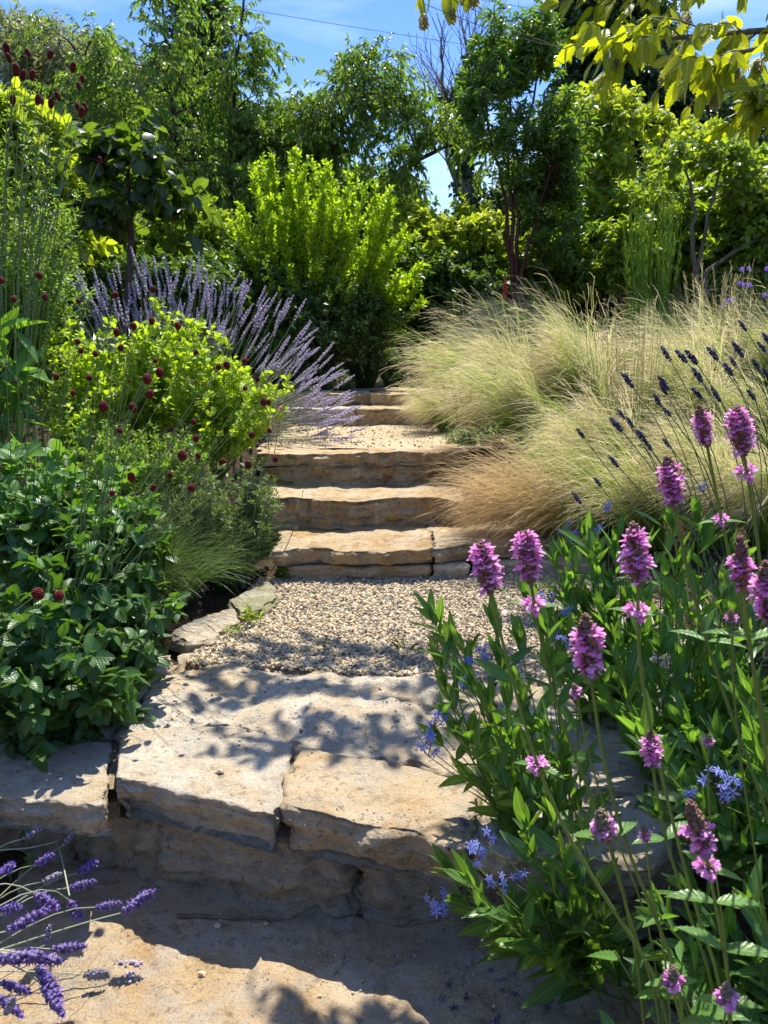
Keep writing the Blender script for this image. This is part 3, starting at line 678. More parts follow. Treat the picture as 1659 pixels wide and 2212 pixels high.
base_stone('base stone under the right end of the bottom step', (1022, 1120, 1280), 1240, .055, -.06, 56)
step_stone('second step, one long rough-faced stone running into the bronze grass', (565, 660, 757, 880, 1010), (1082, 1077, 1080, 1074, 1076), ZB, .165, .50, 57, amp=.014)
step_stone('third step, wide upper layer edging the sandy landing', (555, 700, 850, 1000), (976, 978, 977, 972), ZC, .075, .34, 59, amp=.014, under=.01)
step_stone('third step, lower layer set below a long crack', (560, 700, 850, 1005), (976, 978, 977, 972), ZC - .078, .12, .30, 60, amp=.013, zr=ZC, dy=.012)
step_stone('fourth step, pale low block beside the lilac lavender', (600, 690, 760), (884, 886, 886), ZD, .12, .40, 61, mat='stone')
step_stone('fourth step, tan block running under the feather grass', (767, 850, 960), (885, 884, 882), ZD + .002, .12, .40, 62, mat='stone_step')
step_stone('fifth step, topmost block at left', (590, 720, 800), (851, 852, 851), ZE, .12, .40, 63, mat='stone_step')
step_stone('fifth step, topmost block at right', (803, 880, 960), (851, 850, 850), ZE + .002, .12, .40, 64, mat='stone_step')

# --- gravel and sand
gp = [P0(400, 1425), P0(1500, 1490), on(1500, 1235, 0), on(560, 1245, 0)]
sheet('gravel_bed', gp, -.022, M['sand'], 80, .006, 5)
sheet('sandy_landing', [(-.72, 4.30), (.62, 4.30), (.62, 6.0), (-.72, 6.0)], ZC - .006, M['sand'], 80, .005, 6)
sheet('top_path', [(-.62, 6.55), (.5, 6.55), (.4, 8.2), (-.6, 8.2)], ZE - .002, M['sand'], 40, .008, 8)
def pebbles(name, poly, n, z, r0, r1, layers=.012, seed=0, zf=None, ymax=None):
    a, b, c, d = [np.array(p[:2]) for p in poly]; U = rng.random((n, 1)); V = rng.random((n, 1))
    xy = (a * (1 - U) + b * U) * (1 - V) + (d * (1 - U) + c * U) * V
    if ymax is not None: keep = ymax(xy[:, 0], xy[:, 1]); xy = xy[keep]; n = len(xy)
    s = np.clip(rng.lognormal(math.log(r0), .32, n), r0 * .4, r1)
    zz = (surf_z(xy[:, 0], xy[:, 1], z) + s * .45) if zf else z + layers * rng.random(n)
    mm = MB(); per = n // 4 + 1
    for k in range(4):
        sl = slice(k * per, min(n, (k + 1) * per)); nn = len(s[sl])
        V0 = ICO[0] * (1 + .28 * rng.normal(size=(12, 1))); V0 = V0 * np.array([1, .78, .6])
        R = frames(rnd3(nn) * np.array([1, 1, .35]), nrm(rnd3(nn) * .6 + np.array([0, 0, 1.0])))
        mm.inst((V0, ICO[1], ICO[2]), np.concatenate([xy[sl], zz[sl][:, None]], 1), R, s[sl] * (.8 + .5 * rng.random(nn)))
    return tag(mm.build(name, M['pebble'], smooth=False), kind='stuff')
tag(pebbles('gravel', gp, 42000, -.016, .0054, .0155), 'loose pale limestone gravel between the landing stones and bottom step', 'gravel')
tag(pebbles('grit', [(-.7, 4.32), (.6, 4.32), (.6, 5.9), (-.7, 5.9)], 1000, ZC - .002, .0045, .012, .004), 'fine pale grit scattered on the sandy upper landing', 'gravel')
pl = on(100, 1440, 0); 
tag(pebbles('crumbs', [P0(300, 1600), P0(1000, 1650), P0(1050, 1400), P0(420, 1400)], 320, .004, .003, .009, .004, zf=True), 'tiny stone crumbs scattered over the landing stones', 'gravel')
tag(pebbles('slab_crumbs', [PL(330, 2150), PL(1300, 2180), PL(1100, 2010), PL(500, 1960)], 260, LOW + .002, .0022, .007, .004, zf=True), 'tiny crumbs and grit on the foreground slab', 'gravel')
for lab, (u, v, z), r in (('white pebble in the shade near the twig', (487, 1900, LOW), .011), ('angular pebble just below the twig', (470, 2010, LOW), .009), ('small grey pebble below the right end of the twig', (575, 2003, LOW), .007),
                          ('orange brown stone chip on the sunlit slab', (438, 2108, LOW), .010), ('dark pebble on the landing at the gravel edge', (735, 1440, 0), .009), ('small tan pebble on the middle landing stone', (858, 1560, 0), .009),
                          ('small dark pebble near the rear of the left landing stone', (527, 1410, 0), .008)):
    mm = MB(); V0 = ICO[0] * (1 + .22 * rng.normal(size=(12, 1))) * np.array([1, .8, .6]) * r; p = on(u, v, z)
    mm.add(V0, ICO[1], np.tile([0, 0, .6 if 'white' in lab else .1 if 'dark' in lab else .9 if 'orange' in lab else .4], (12, 1)))
    o = mm.build('pebble', M['pebble'], smooth=False); o.location = (p[0], p[1], surf_z([p[0]], [p[1]], z)[0] + r * .5); tag(o, lab, 'pebble', 'loose pebbles on the stones')
mm = MB(); a = on(388, 1976, LOW); b = on(614, 1981, LOW); n = 12; t = np.linspace(0, 1, n)[:, None]
P = a * (1 - t) + b * t; P[:, 1] -= .02; q_ = surf_z(P[:, 0], P[:, 1], LOW, LOW + .08); P[:, 2] = np.linspace(q_[:3].max(), q_[-3:].max(), n) + .006 + .0015 * rng.normal(size=n); P[:, 1] += .003 * rng.normal(size=n)
mm.tubes(P[None], np.linspace(.0048, .0028, n)[None], 6); tag(mm.build('twig', M['bark_grey']), 'thin dry twig lying in the shade below the wall', 'twig')
# ================================================================== planting, left and right of the steps
def gpt(u, D, dz=0.0):
    """ground point seen in column u at distance D"""
    x = (u - PW / 2) / F_PX * D * 1.03; return np.array([x, D, float(gz(x, D)) + dz])
def rib2(mb, P, W, vr=(0, 1), **k):
    mb.ribbons(P, W, **k); A = mb.a[-1]; A[:, 1] = vr[0] + (vr[1] - vr[0]) * A[:, 1]
def blades(mb, base, n, H, r0=.06, spread=.8, lean=(0, 0, 0), droop=.3, w=.002, k=8, fluff=0, wig=.01, side=None, mat=0, fl=.10, taper=True):
    nw = max(6, n // 36); wi = rng.integers(0, nw, n); waz, wr, wl = rng.random(nw) * 6.283, np.sqrt(rng.random(nw)), .7 + .45 * rng.random(nw)
    az = waz[wi] + .22 * rng.normal(size=n); rr = np.clip(wr[wi] + .10 * rng.normal(size=n), 0, 1); out = np.stack([np.cos(az), np.sin(az), 0 * az], 1)
    p0 = np.array(base) + out * (r0 * rr)[:, None]; L = (H * (.72 + .32 * rng.random(n)) * wl[wi])[:, None]
    wj = (rnd3(nw) * .22)[wi]; tl = (spread * (.15 + .85 * rr))[:, None]; lean = np.array(lean)
    d0 = nrm(np.array([0, 0, 1.0]) + out * tl * .45 + lean * .35)
    d1 = nrm(np.array([0, 0, 1.0]) * .6 + out * tl + lean * (.8 + .5 * rng.random((n, 1))) + wj)
    Cc = p0 + d0 * L * .55; E = Cc + d1 * L * .5 - np.array([0, 0, 1.0]) * L * droop * rng.random((n, 1)) + rnd3(n) * L * .05
    P = bez(p0, E, Cc, k); P[:, 2:] += wig * rng.normal(size=(n, k - 2, 3)) * L[:, None] * np.linspace(.2, 1, k - 2)[None, :, None]
    W = w * (1 - (.75 if taper else 0) * np.linspace(0, 1, k) ** 1.5)[None] * (.7 + .6 * rng.random((n, 1)))
    wrn = rng.random(nw)[wi]; rn = np.clip(wrn * .8 + .2 * rng.random(n), 0, 1)
    rib2(mb, P, W, (0, .8 if fluff else 1), mat=mat, rnd=rn)
    if fluff:
        T = twigs(P, fluff, .55, 1.0, fl, .30, 1.0, tuple(lean * .45 + np.array([0, 0, -.12])), .25, 4)
        rib2(mb, T, w * .62 * np.array([1, .9, .7, .4])[None], (.7, 1), mat=mat, rnd=np.repeat(rn, fluff))
    return P

# ---------------------------------------------------------------- leafy shrubs made of shoots
def shrub(name, label, cat, base, blobs, nb, tpl, size, lm, bark='bark', group=None, **k):
    base = np.array(base); t = thing(name, label, cat, tuple(base), group)
    wo, cr = MB(), MB()
    h = max(b[0][2] for b in blobs) - base[2]
    tr = k.pop('trunks', None) or [[base - np.array([0, 0, .03]), base + np.array([.01, 0, max(.05, h * .25)])]]
    Bp, tw_ = grow(base, tr, blobs, nb, wo, cr, tpl, size, **k)
    wo.build(k.get('wn', 'branches'), M[bark], t, base); cr.build('foliage', M[lm] if isinstance(lm, str) else [M[x] for x in lm], t, base)
    return t, Bp, tw_
sg_ = 'serrated leafy bushes left of the ledge'
shrub('leafy_bush', 'dark serrated bush spilling over the left end of the ledge', 'bush', gpt(60, 1.95), [B(110, 1390, 1.92, 175, 200, .28), B(60, 1510, 1.80, 120, 75, .16), B(220, 1440, 2.0, 110, 110, .2)], 85, L_SERR, .052, 'lf_serr', 'stem_g', sg_, tw=5, twL=.09, lv=8, br=.004, tr=.008, tip=.003, tbias=(0, -.25, .15), ang=1.0, up=.62, tt0=.2)
shrub('leafy_bush', 'dark serrated bush reaching the rough white kerb stone', 'bush', gpt(210, 2.35), [B(270, 1290, 2.25, 125, 125, .25), B(180, 1180, 2.4, 190, 110, .25), B(290, 1400, 2.1, 70, 70, .12)], 70, L_SERR, .050, 'lf_serr', 'stem_g', sg_, tw=5, twL=.09, lv=8, br=.004, tr=.008, tip=.003, tbias=(0, -.25, .15), ang=1.0, up=.62, tt0=.2)
shrub('leafy_bush', 'brighter green serrated bush at the left picture edge below the burnets', 'bush', gpt(30, 2.55), [B(70, 1060, 2.5, 150, 105, .3), B(220, 1090, 2.6, 110, 70, .25)], 60, L_SERR, .052, 'lf_serr2', 'stem_g', sg_, tw=5, twL=.09, lv=7, br=.004, tr=.008, tip=.003, tbias=(0, -.15, .25), ang=1.0, up=.65, tt0=.2)
sg_ = 'lime green round-leaved shrubs'
shrub('lime_shrub', 'lime green shrub with rounded leaves nearest the third step', 'shrub', gpt(470, 3.75), [B(500, 865, 3.7, 120, 90, .3), B(430, 800, 3.8, 100, 85, .3), B(575, 850, 3.65, 55, 50, .15), B(520, 930, 3.6, 70, 45, .15)], 75, L_ROUND, .036, 'lf_chart', 'stem_g', sg_, tw=6, twL=.10, lv=9, br=.005, tr=.01, tip=.003, tbias=(0, 0, .6), ang=.9, up=.5, tt0=.3)
shrub('lime_shrub', 'lime green shrub in front of the lilac lavender, middle of the left bed', 'shrub', gpt(330, 3.8), [B(350, 740, 3.9, 75, 70, .25), B(290, 810, 3.75, 130, 95, .3), B(380, 700, 4.0, 45, 45, .15)], 70, L_ROUND, .036, 'lf_chart', 'stem_g', sg_, tw=6, twL=.11, lv=9, br=.005, tr=.01, tip=.003, tbias=(0, 0, .7), ang=.9, up=.5, tt0=.3)
shrub('lime_shrub', 'lime green shrub behind the burnet stems at the left', 'shrub', gpt(190, 3.6), [B(190, 770, 3.6, 90, 80, .25), B(140, 880, 3.4, 100, 60, .2)], 45, L_ROUND, .034, 'lf_chart', 'stem_g', sg_, tw=6, twL=.11, lv=8, br=.005, tr=.01, tip=.003, tbias=(0, 0, .7), ang=.9, up=.5, tt0=.3)
shrub('herb_shrub', 'small-leaved grey green herb beside the bottom step', 'shrub', gpt(520, 3.3), [B(520, 1110, 3.3, 75, 85, .2), B(560, 1060, 3.45, 45, 70, .15), B(480, 1180, 3.2, 70, 60, .15)], 120, t_leaf(2, .3, 'lance', .2, .1), .026, 'lf_thyme', 'stem_l', 'small-leaved herbs', tw=7, twL=.07, lv=12, br=.004, tr=.008, tip=.002, tbias=(0, 0, .7), ang=.8, up=.4, tt0=.1)
shrub('herb_shrub', 'small-leaved herb spreading below the lime green shrub', 'shrub', gpt(400, 3.2), [B(400, 1060, 3.2, 100, 75, .25), B(330, 1120, 3.1, 80, 60, .2)], 100, t_leaf(2, .3, 'lance', .2, .1), .026, 'lf_thyme', 'stem_l', 'small-leaved herbs', tw=7, twL=.07, lv=12, br=.004, tr=.008, tip=.002, tbias=(0, 0, .7), ang=.8, up=.4, tt0=.1)
shrub('herb_shrub', 'low grey green herb at the foot of the feather grass by the upper landing', 'shrub', gpt(1020, 4.6), [B(1015, 955, 4.55, 60, 32, .15)], 90, L_SMALL, .016, 'lf_thyme', 'stem_l', 'small-leaved herbs', tw=6, twL=.06, lv=9, br=.003, tr=.006, tip=.002, tbias=(0, 0, .7), tt0=.1)
shrub('herb_shrub', 'fresh green small-leaved herb filling the gap under the lime shrubs', 'shrub', gpt(290, 3.2), [B(290, 975, 3.25, 110, 60, .25), B(190, 960, 3.2, 80, 50, .2), B(400, 985, 3.3, 70, 45, .2)], 150, L_SMALL, .024, 'lf_feath', 'stem_g', 'small-leaved herbs', tw=7, twL=.08, lv=10, br=.003, tr=.006, tip=.002, tbias=(0, 0, .6), ang=.8, up=.4, tt0=.1)
# a thin wiry sprig in front of the second step
mm = MB(); a = on(585, 1235, .02); b = at(655, 1060, 3.15); P = bez(a[None], b[None], (a * .5 + b * .5 + np.array([.03, 0, -.05]))[None], 8); st_ = MB(); st_.tubes(P, np.linspace(.0022, .001, 8)[None], 5)
tg = thing('dark_sprig', 'thin dark upright sprig in front of the second step', 'plant', tuple(a)); st_.build('stem', M['bark'], tg, a)
tw_ = twigs(P, 9, .3, 1, .05, .5, .7, (0, 0, .4)); leaves(mm, tw_, 7, 0, L_NEEDLE, .014, .6, up=.3); mm.build('leaves', M['lf_thyme'], tg, a)

# tall feathery plants at the left edge
shrub('feathery_plant', 'tall feathery bright green plant at the left picture edge', 'plant', gpt(20, 3.6), [B(60, 430, 3.6, 100, 190, .3), B(20, 620, 3.5, 90, 130, .25), B(110, 560, 3.7, 60, 120, .2)], 120, L_LANCE3, .034, 'lf_feath', 'stem_g', 'feathery plants', tw=9, twL=.13, lv=9, br=.006, tr=.01, tip=.0025, tbias=(.1, 0, .9), tsp=.5, ang=.8, up=.5, tt0=.3, prof=.5)
shrub('feathery_plant', 'second feathery green plant, right of the tall one, under the heart-leaved tree', 'plant', gpt(110, 4.1), [B(120, 650, 4.1, 70, 100, .25), B(100, 500, 4.1, 50, 90, .2)], 60, L_LANCE3, .036, 'lf_feath', 'stem_g', 'feathery plants', tw=8, twL=.13, lv=9, br=.005, tr=.01, tip=.0025, tbias=(.1, 0, .9), tsp=.5, ang=.8, up=.5, tt0=.3, prof=.5)
shrub('broad_leaved_plant', 'plant with broad smooth grey green leaves at the far left', 'plant', gpt(20, 3.0), [B(20, 700, 3.0, 35, 75, .12)], 9, t_leaf(5, .36, 'lance', .2, .25), .15, 'lf_serr2', 'stem_g', tw=2, twL=.06, lv=3, br=.004, tr=.006, tip=.003, tbias=(.3, 0, .5), up=.6)

# grasses on the left
def tuft(label, base, n, H, mat, lean, name='grass_tuft', group='green grass tufts', cat='grass', **k):
    mm = MB(); base = np.array(base); blades(mm, base, n, H, lean=lean, **k); return tag(mm.build(name, M[mat], None, base), label, cat, group)
tuft('fine arching green grass tuft beside the mossy kerb stone', gpt(365, 2.95), 220, .60, 'grass_g', (.55, -.3, 0), spread=.9, droop=.6, w=.0026)
tuft('fine green grass tuft rising among the serrated leaves', gpt(285, 2.8), 600, .52, 'grass_g', (.3, -.1, 0), spread=.7, droop=.4, w=.0026)
tuft('fine green grass tuft at the far left between the bushes', gpt(90, 3.0), 600, .62, 'grass_g', (.2, 0, 0), spread=.7, droop=.35, w=.0026)
tuft('fine green grass tuft below the lime shrubs', gpt(240, 3.15), 600, .56, 'grass_g', (.3, -.1, 0), spread=.8, droop=.45, w=.0026)
tuft('thin grass tuft near the second step', gpt(480, 3.35), 400, .45, 'grass_g', (.25, -.2, 0), spread=.9, droop=.5, w=.0024)
tuft('dark green grass tuft beside the top of the path, left one', gpt(790, 7.0), 420, .52, 'grass_d', (0, -.1, 0), spread=.6, droop=.3, w=.006)
tuft('dark green grass tuft beside the top of the path, right one', gpt(850, 7.2), 420, .55, 'grass_d', (.1, -.1, 0), spread=.7, droop=.3, w=.006)
tuft('low dark grass tuft at the upper left end of the steps', gpt(735, 6.7), 300, .22, 'lf_thyme', (0, -.1, 0), spread=1.1, droop=.3, w=.005)

tuft('tiny grass seedling in the shaded gravel, left one', on(875, 1400, .0), 60, .06, 'grass_d', (0, 0, 0), name='weed', group='weeds in the gravel', cat='weed', r0=.03, spread=1.2, w=.0022)
tuft('tiny grass seedling in the shaded gravel near the blue star plant', on(950, 1392, .0), 70, .065, 'grass_d', (0, 0, 0), name='weed', group='weeds in the gravel', cat='weed', r0=.03, spread=1.2, w=.0022)
tuft('tiny grass seedling at the back edge of the landing stone', on(700, 1398, .0), 45, .04, 'grass_g', (0, 0, 0), name='weed', group='weeds in the gravel', cat='weed', r0=.04, spread=1.2, w=.002)
for lab_, p_, sz_, n_, m_ in (('leafy yellow green weed between the kerb stones and the gravel', on(545, 1345, .0), .035, 9, 'lf_yel'), ('leafy green weed at the left foot of the bottom step', on(617, 1250, .0), .04, 8, 'lf_feath'), ('single small seedling in front of the bottom step', on(905, 1236, .0), .022, 2, 'lf_yel'), ('small reddish weed at the gravel edge beside the kerb', on(500, 1372, .0), .022, 8, 'lf_chart')):
    q_ = np.repeat(np.array(p_)[None], n_, 0) + rng.normal(size=(n_, 3)) * np.array([.02, .015, 0]); e_ = q_ + np.array([0, 0, 1.0]) * sz_ * (.8 + rng.random((n_, 1))) + rng.normal(size=(n_, 3)) * .012
    P_ = bez(q_, e_, (q_ + e_) / 2, 4); t_ = thing('weed', lab_, 'weed', tuple(p_), 'weeds in the gravel'); a_, b_ = MB(), MB(); a_.tubes(P_, .0009, 3); leaves(b_, P_, 5, .2, L_LANCE3, sz_ * .8, .9, 0, .6); a_.build('stems', M['stem_g'], t_, p_); b_.build('leaves', M[m_], t_, p_)
tuft('fine green grass tuft filling the gap between the lime and serrated shrubs', gpt(320, 2.95), 900, .52, 'grass_g', (.4, -.3, 0), spread=1.0, droop=.5, w=.0034, r0=.16)
tuft('fine green grass tuft behind the brighter serrated bush', gpt(180, 2.9), 900, .55, 'grass_g', (.35, -.2, 0), spread=1.0, droop=.4, w=.0034, r0=.16)
tuft('fine green grass tuft under the third step end, left of the herb', gpt(450, 3.25), 350, .42, 'grass_g', (.3, -.3, 0), spread=1.0, droop=.5, w=.0026, r0=.14)
mm = MB(); P_ = np.array([on(600 + 420 * rng.random(), 1270 + 300 * rng.random(), .008) for _ in range(46)]); P_[:, 2] = surf_z(P_[:, 0], P_[:, 1], 0.0) + .004; mm.inst(L_LANCE3, P_, frames(rnd3(46) * np.array([1, 1, .15]), nrm(np.array([0, 0, 1.0]) + .4 * rnd3(46))), .008 + .014 * rng.random(46))
tag(mm.build('leaf_litter', M['bark_grey']), 'few dry fallen leaves on the gravel and landing', 'leaf litter', kind='stuff')
# ---------------------------------------------------------------- burnets with dark red heads
def head_mesh(nm, ln, wd, n, mat='fl_bur'):
    mm = MB(); i = np.arange(n); z = 1 - 2 * (i + .5) / n; az = i * 2.39996; r = np.sqrt(1 - z * z)
    nr = np.stack([r * np.cos(az), r * np.sin(az), z], 1); p = nr * np.array([wd, wd, ln]) * .5 * .86
    mm.inst(ICO, p, frames(nr, rnd3(n)), np.full(n, wd * .115) * (.8 + .4 * rng.random(n)))
    mm.inst(ICO, np.zeros((1, 3)), np.eye(3)[None], np.array([[wd * .45, wd * .45, ln * .45]]))
    o = mm.build(nm, M[mat]); me = o.data; bpy.data.objects.remove(o); return me
HEADS = [head_mesh('burnet_head', .021, .0155, 90), head_mesh('burnet_head', .016, .0135, 80), head_mesh('burnet_head', .029, .014, 110)]
def burnet(label, base, heads, size=1.0, hd=None, leaf=True, thick=1.0):
    base = np.array(base); t = thing('burnet_plant', label, 'flower plant', tuple(base), 'burnets with dark red heads')
    st = MB()
    for (u, v, D) in heads:
        p = at(u, v, D); b0 = base + np.array([.05 * rng.normal(), .06 * rng.normal(), 0])
        Cc = np.array([b0[0] * .7 + p[0] * .3, b0[1] * .6 + p[1] * .4, b0[2] * .35 + p[2] * .65]) + rng.normal(size=3) * .02
        P = bez(b0[None], p[None], Cc[None], 12); st.tubes(P, np.linspace(.0022, .0010, 12)[None] * thick, 4)
        if len(heads) < 3: st.build('stem', M['stem_b'], t, base); st = MB()
        if rng.random() < .7:   # side branch with a small bud
            T = twigs(P, 1, .6, .85, .12, .35, 1, (0, 0, .2)); st.tubes(T, np.array([.0009, .0008, .0007, .0005])[None] * thick, 3)
            o = bpy.data.objects.new('flower_head', HEADS[1]); C.objects.link(o); o.parent = t; o.location = Vector(T[0, -1] - base); o.scale = (.55,) * 3
        o = bpy.data.objects.new('flower_head', HEADS[rng.integers(0, 2)] if hd is None else HEADS[hd]); C.objects.link(o); o.parent = t
        o.location = Vector(p - base); o.rotation_euler = (.25 * rng.normal(), .25 * rng.normal(), rng.random() * 6); o.scale = (size * 1.3 * (.75 + .4 * rng.random()),) * 3
    if st.v: st.build('stems' if len(heads) > 2 else 'side_stem', M['stem_b'], t, base)
    return t
burnet('tall burnet with elongated heads against the trees at top left', gpt(40, 3.2), [(u, v, 3.05 + .3 * rng.random()) for u, v in ((14, 105), (19, 125), (60, 114), (109, 117), (158, 145), (35, 150), (50, 162), (70, 162), (170, 185), (123, 200), (125, 208), (82, 215), (91, 219), (110, 223), (167, 230), (183, 233), (176, 242), (215, 346), (28, 215), (178, 170))], 1.15, 2, thick=1.3)
burnet('burnet with red heads over the feathery plant at the left edge', gpt(40, 2.4), [(84, 595, 2.3), (97, 642, 2.4), (30, 646, 2.3), (3, 606, 2.3), (169, 650, 2.6), (122, 814, 2.5), (168, 738, 2.5), (175, 758, 2.5)])
burnet('burnet with red heads in front of the lilac lavender', gpt(190, 2.3), [(249, 637, 2.2), (330, 625, 2.4), (288, 704, 2.3), (328, 693, 2.4), (261, 751, 2.4), (193, 816, 2.4), (158, 849, 2.4), (252, 718, 2.7), (335, 779, 2.6), (384, 704, 2.7)])
burnet('burnet with red heads before the middle of the lime shrubs', gpt(130, 2.2), [(318, 819, 2.1), (324, 851, 2.2), (345, 805, 2.3), (223, 878, 2.1), (258, 930, 1.95), (287, 880, 2.3), (423, 761, 2.6), (206, 764, 2.6)], 1.05)
burnet('burnet leaning right with red heads beside the third step', gpt(250, 2.6), [(472, 793, 2.4), (490, 789, 2.4), (529, 780, 2.2), (529, 839, 2.4), (580, 870, 2.3), (582, 930, 2.3), (544, 940, 2.3), (570, 868, 2.5), (556, 820, 2.7)])
burnet('burnet with red heads just above the fine green grass', gpt(130, 2.2), [(419, 911, 2.1), (394, 984, 1.95), (428, 985, 2.3), (424, 947, 2.3), (284, 1031, 2.0), (367, 1026, 2.3), (413, 1054, 2.1), (242, 1065, 2.1), (331, 1053, 2.3), (480, 997, 2.5), (536, 1005, 2.4), (595, 992, 2.6)])
burnet('near burnet with two red heads over the dark serrated leaves', np.array([-1.15, 1.55, float(gz(-1.15, 1.55))]), [(82, 1283, 1.32), (127, 1287, 1.5)], 1.1)

# ---------------------------------------------------------------- lavenders
CAL = t_spindle(5); LIP = t_leaf(2, .8, 'oval', .3, .3)
def lav_head(nm, L, R, n, mats, lip=True, low=False, k=1.0):
    mm = MB(); sz = (L * .115 * k, L * .15 * k)
    spike_mesh(mm, (0, 0, 0), (0, 0, 1), L, R, n, t_spindle(3, ((0, .3), (.5, .5), (1, .2))) if low else CAL, .95, 0, sizes=sz, whorls=7, rn=None)
    if lip: spike_mesh(mm, (0, 0, .003), (0, 0, 1), L, R * 2.2, n // 2, LIP, 1.15, 1, sizes=(L * .15, L * .2), whorls=7)
    o = mm.build(nm, [M[x] for x in mats]); me = o.data; bpy.data.objects.remove(o); return me
LVV = [lav_head('lavender_head', .052, .006, 80, ('fl_lav', 'fl_lavl')) for _ in range(3)]
LVG = [lav_head('lavender_head', .045, .005, 70, ('fl_lavg', 'fl_lavp'), False) for _ in range(2)]
LVD = [lav_head('lavender_head', .044, .006, 44, ('fl_lavd', 'fl_lav'), True) for _ in range(3)]
LVP = [lav_head('lavender_head', .14, .004, 70, ('fl_lavp', 'fl_lavp'), False, True, .50) for _ in range(3)]
def put_head(me, t, base, p, d, s=1.0, name='flower_spike'):
    o = bpy.data.objects.new(name, me); C.objects.link(o); o.parent = t; o.location = Vector(p - base)
    o.rotation_mode = 'QUATERNION'; o.rotation_quaternion = Vector(d).to_track_quat('Z', 'Y'); o.scale = (s,) * 3
    return o
def lavender(label, base, tips, heads, group, stem='stem_l', r=.0012, hs=1.0, foli=60, fh=.2, curv=.55, grav=0.0):
    """tips: list of (point, direction or None)"""
    base = np.array(base); t = thing('lavender_plant', label, 'lavender', tuple(base), group); st = MB()
    for p, d in tips:
        p = np.array(p); b0 = base + np.array([.09 * rng.normal(), .07 * rng.normal(), .02])
        L = np.linalg.norm(p - b0)
        if d is None: Cc = b0 * .5 + p * .5 + np.array([0, 0, 1.0]) * L * .10 * curv + rng.normal(size=3) * .02 * L
        else: Cc = p - nrm(np.array(d)) * L * .4
        P = bez(b0[None], p[None], Cc[None], 9); st.tubes(P, np.linspace(r * 1.3, r * .8, 9)[None], 4)
        dd = P[0, -1] - P[0, -2] if d is None else np.array(d)
        put_head(heads[rng.integers(0, len(heads))], t, base, p, dd, hs * (.8 + .4 * rng.random()))
    st.build('stems', M[stem], t, base)
    if foli:
        mm = MB(); az = rng.random(foli) * 6.28; E = base + np.stack([np.cos(az) * fh * rng.random(foli), np.sin(az) * fh * rng.random(foli), fh * (.5 + .6 * rng.random(foli))], 1)
        P = bez(np.repeat(base[None], foli, 0), E, (base + E) * .5 + np.array([0, 0, .03]), 5); leaves(mm, P, 14, .1, L_NEEDLE, .05, .5, up=.3); mm.tubes(P, .001, 3)
        mm.build('foliage', M['lf_silver'], t, base)
    return t
def fan(base, n, a0, a1, L, ydir=(-.25, .35), top=None):
    """stems fanning out between two angles (degrees, 90 = straight up, 0 = to the right)"""
    o = []
    for i in range(n):
        a = RAD(a0 + (a1 - a0) * rng.random()); l = L * (.58 + .48 * rng.random()); a += RAD(5) * rng.normal(); dy = ydir[0] + (ydir[1] - ydir[0]) * rng.random()
        d = nrm(np.array([math.cos(a), dy, math.sin(a)])); p = np.array(base) + d * l - np.array([0, 0, .06 * l * max(0, math.cos(a))])
        o.append((p, nrm(d + np.array([0, 0, .12]) + .14 * rng.normal(size=3))))
    return o
lg = 'pale lilac lavender bushes in the left bed'
b = gpt(345, 4.7); lavender('pale lilac lavender with upright spikes, left of the three', b, fan(b, 70, 125, 75, .86), LVP, lg, foli=160, fh=.34)
b = gpt(440, 4.8); lavender('pale lilac lavender fanning up and right, middle of the three', b, fan(b, 78, 88, 28, .86), LVP, lg, foli=160, fh=.34)
b = gpt(500, 4.9); lavender('pale lilac lavender sprawling over the fourth step', b, fan(b, 66, 55, 2, .72, (-.5, .2)), LVP, lg, foli=120, fh=.3)
b = gpt(560, 4.75); lavender('pale lilac lavender drooping onto the upper landing beside the pink flowers', b, fan(b, 40, 40, -18, .55, (-.6, .1)), LVP, lg, foli=60, fh=.2)
b = gpt(400, 5.0); lavender('pale lilac lavender at the back between the upright and the fanning ones', b, fan(b, 55, 105, 55, .88), LVP, lg, foli=60, fh=.3)
# dark lavender leaning in from the right
tips = [(1437, 761), (1470, 768), (1492, 770), (1537, 761), (1592, 753), (1600, 698), (1640, 743), (1655, 731), (1580, 775), (1572, 796), (1630, 783), (1355, 821), (1430, 836), (1505, 808), (1502, 846), (1418, 861), (1337, 888), (1357, 906), (1435, 883), (1385, 941), (1435, 951), (1397, 958), (1322, 993), (1250, 931), (1287, 1036), (1244, 1073), (1330, 916), (1432, 826), (1650, 800), (1620, 850), (1545, 850)]
b = gpt(1640, 2.15); tp_ = []
for u, v in tips:
    p = at(u, v, 1.95 + .35 * rng.random()); p2 = at(u + 18 + 10 * rng.random(), v + 30, 2.1); q = at(u, v, 2.1); tp_.append((p - nrm(q - p2) * .03, nrm(q - p2)))
lavender('dark purple lavender with thin stems leaning left over the feather grass', b, tp_, LVD, 'darker lavenders', 'stem_ld', .0015, 1.0, foli=200, fh=.3)
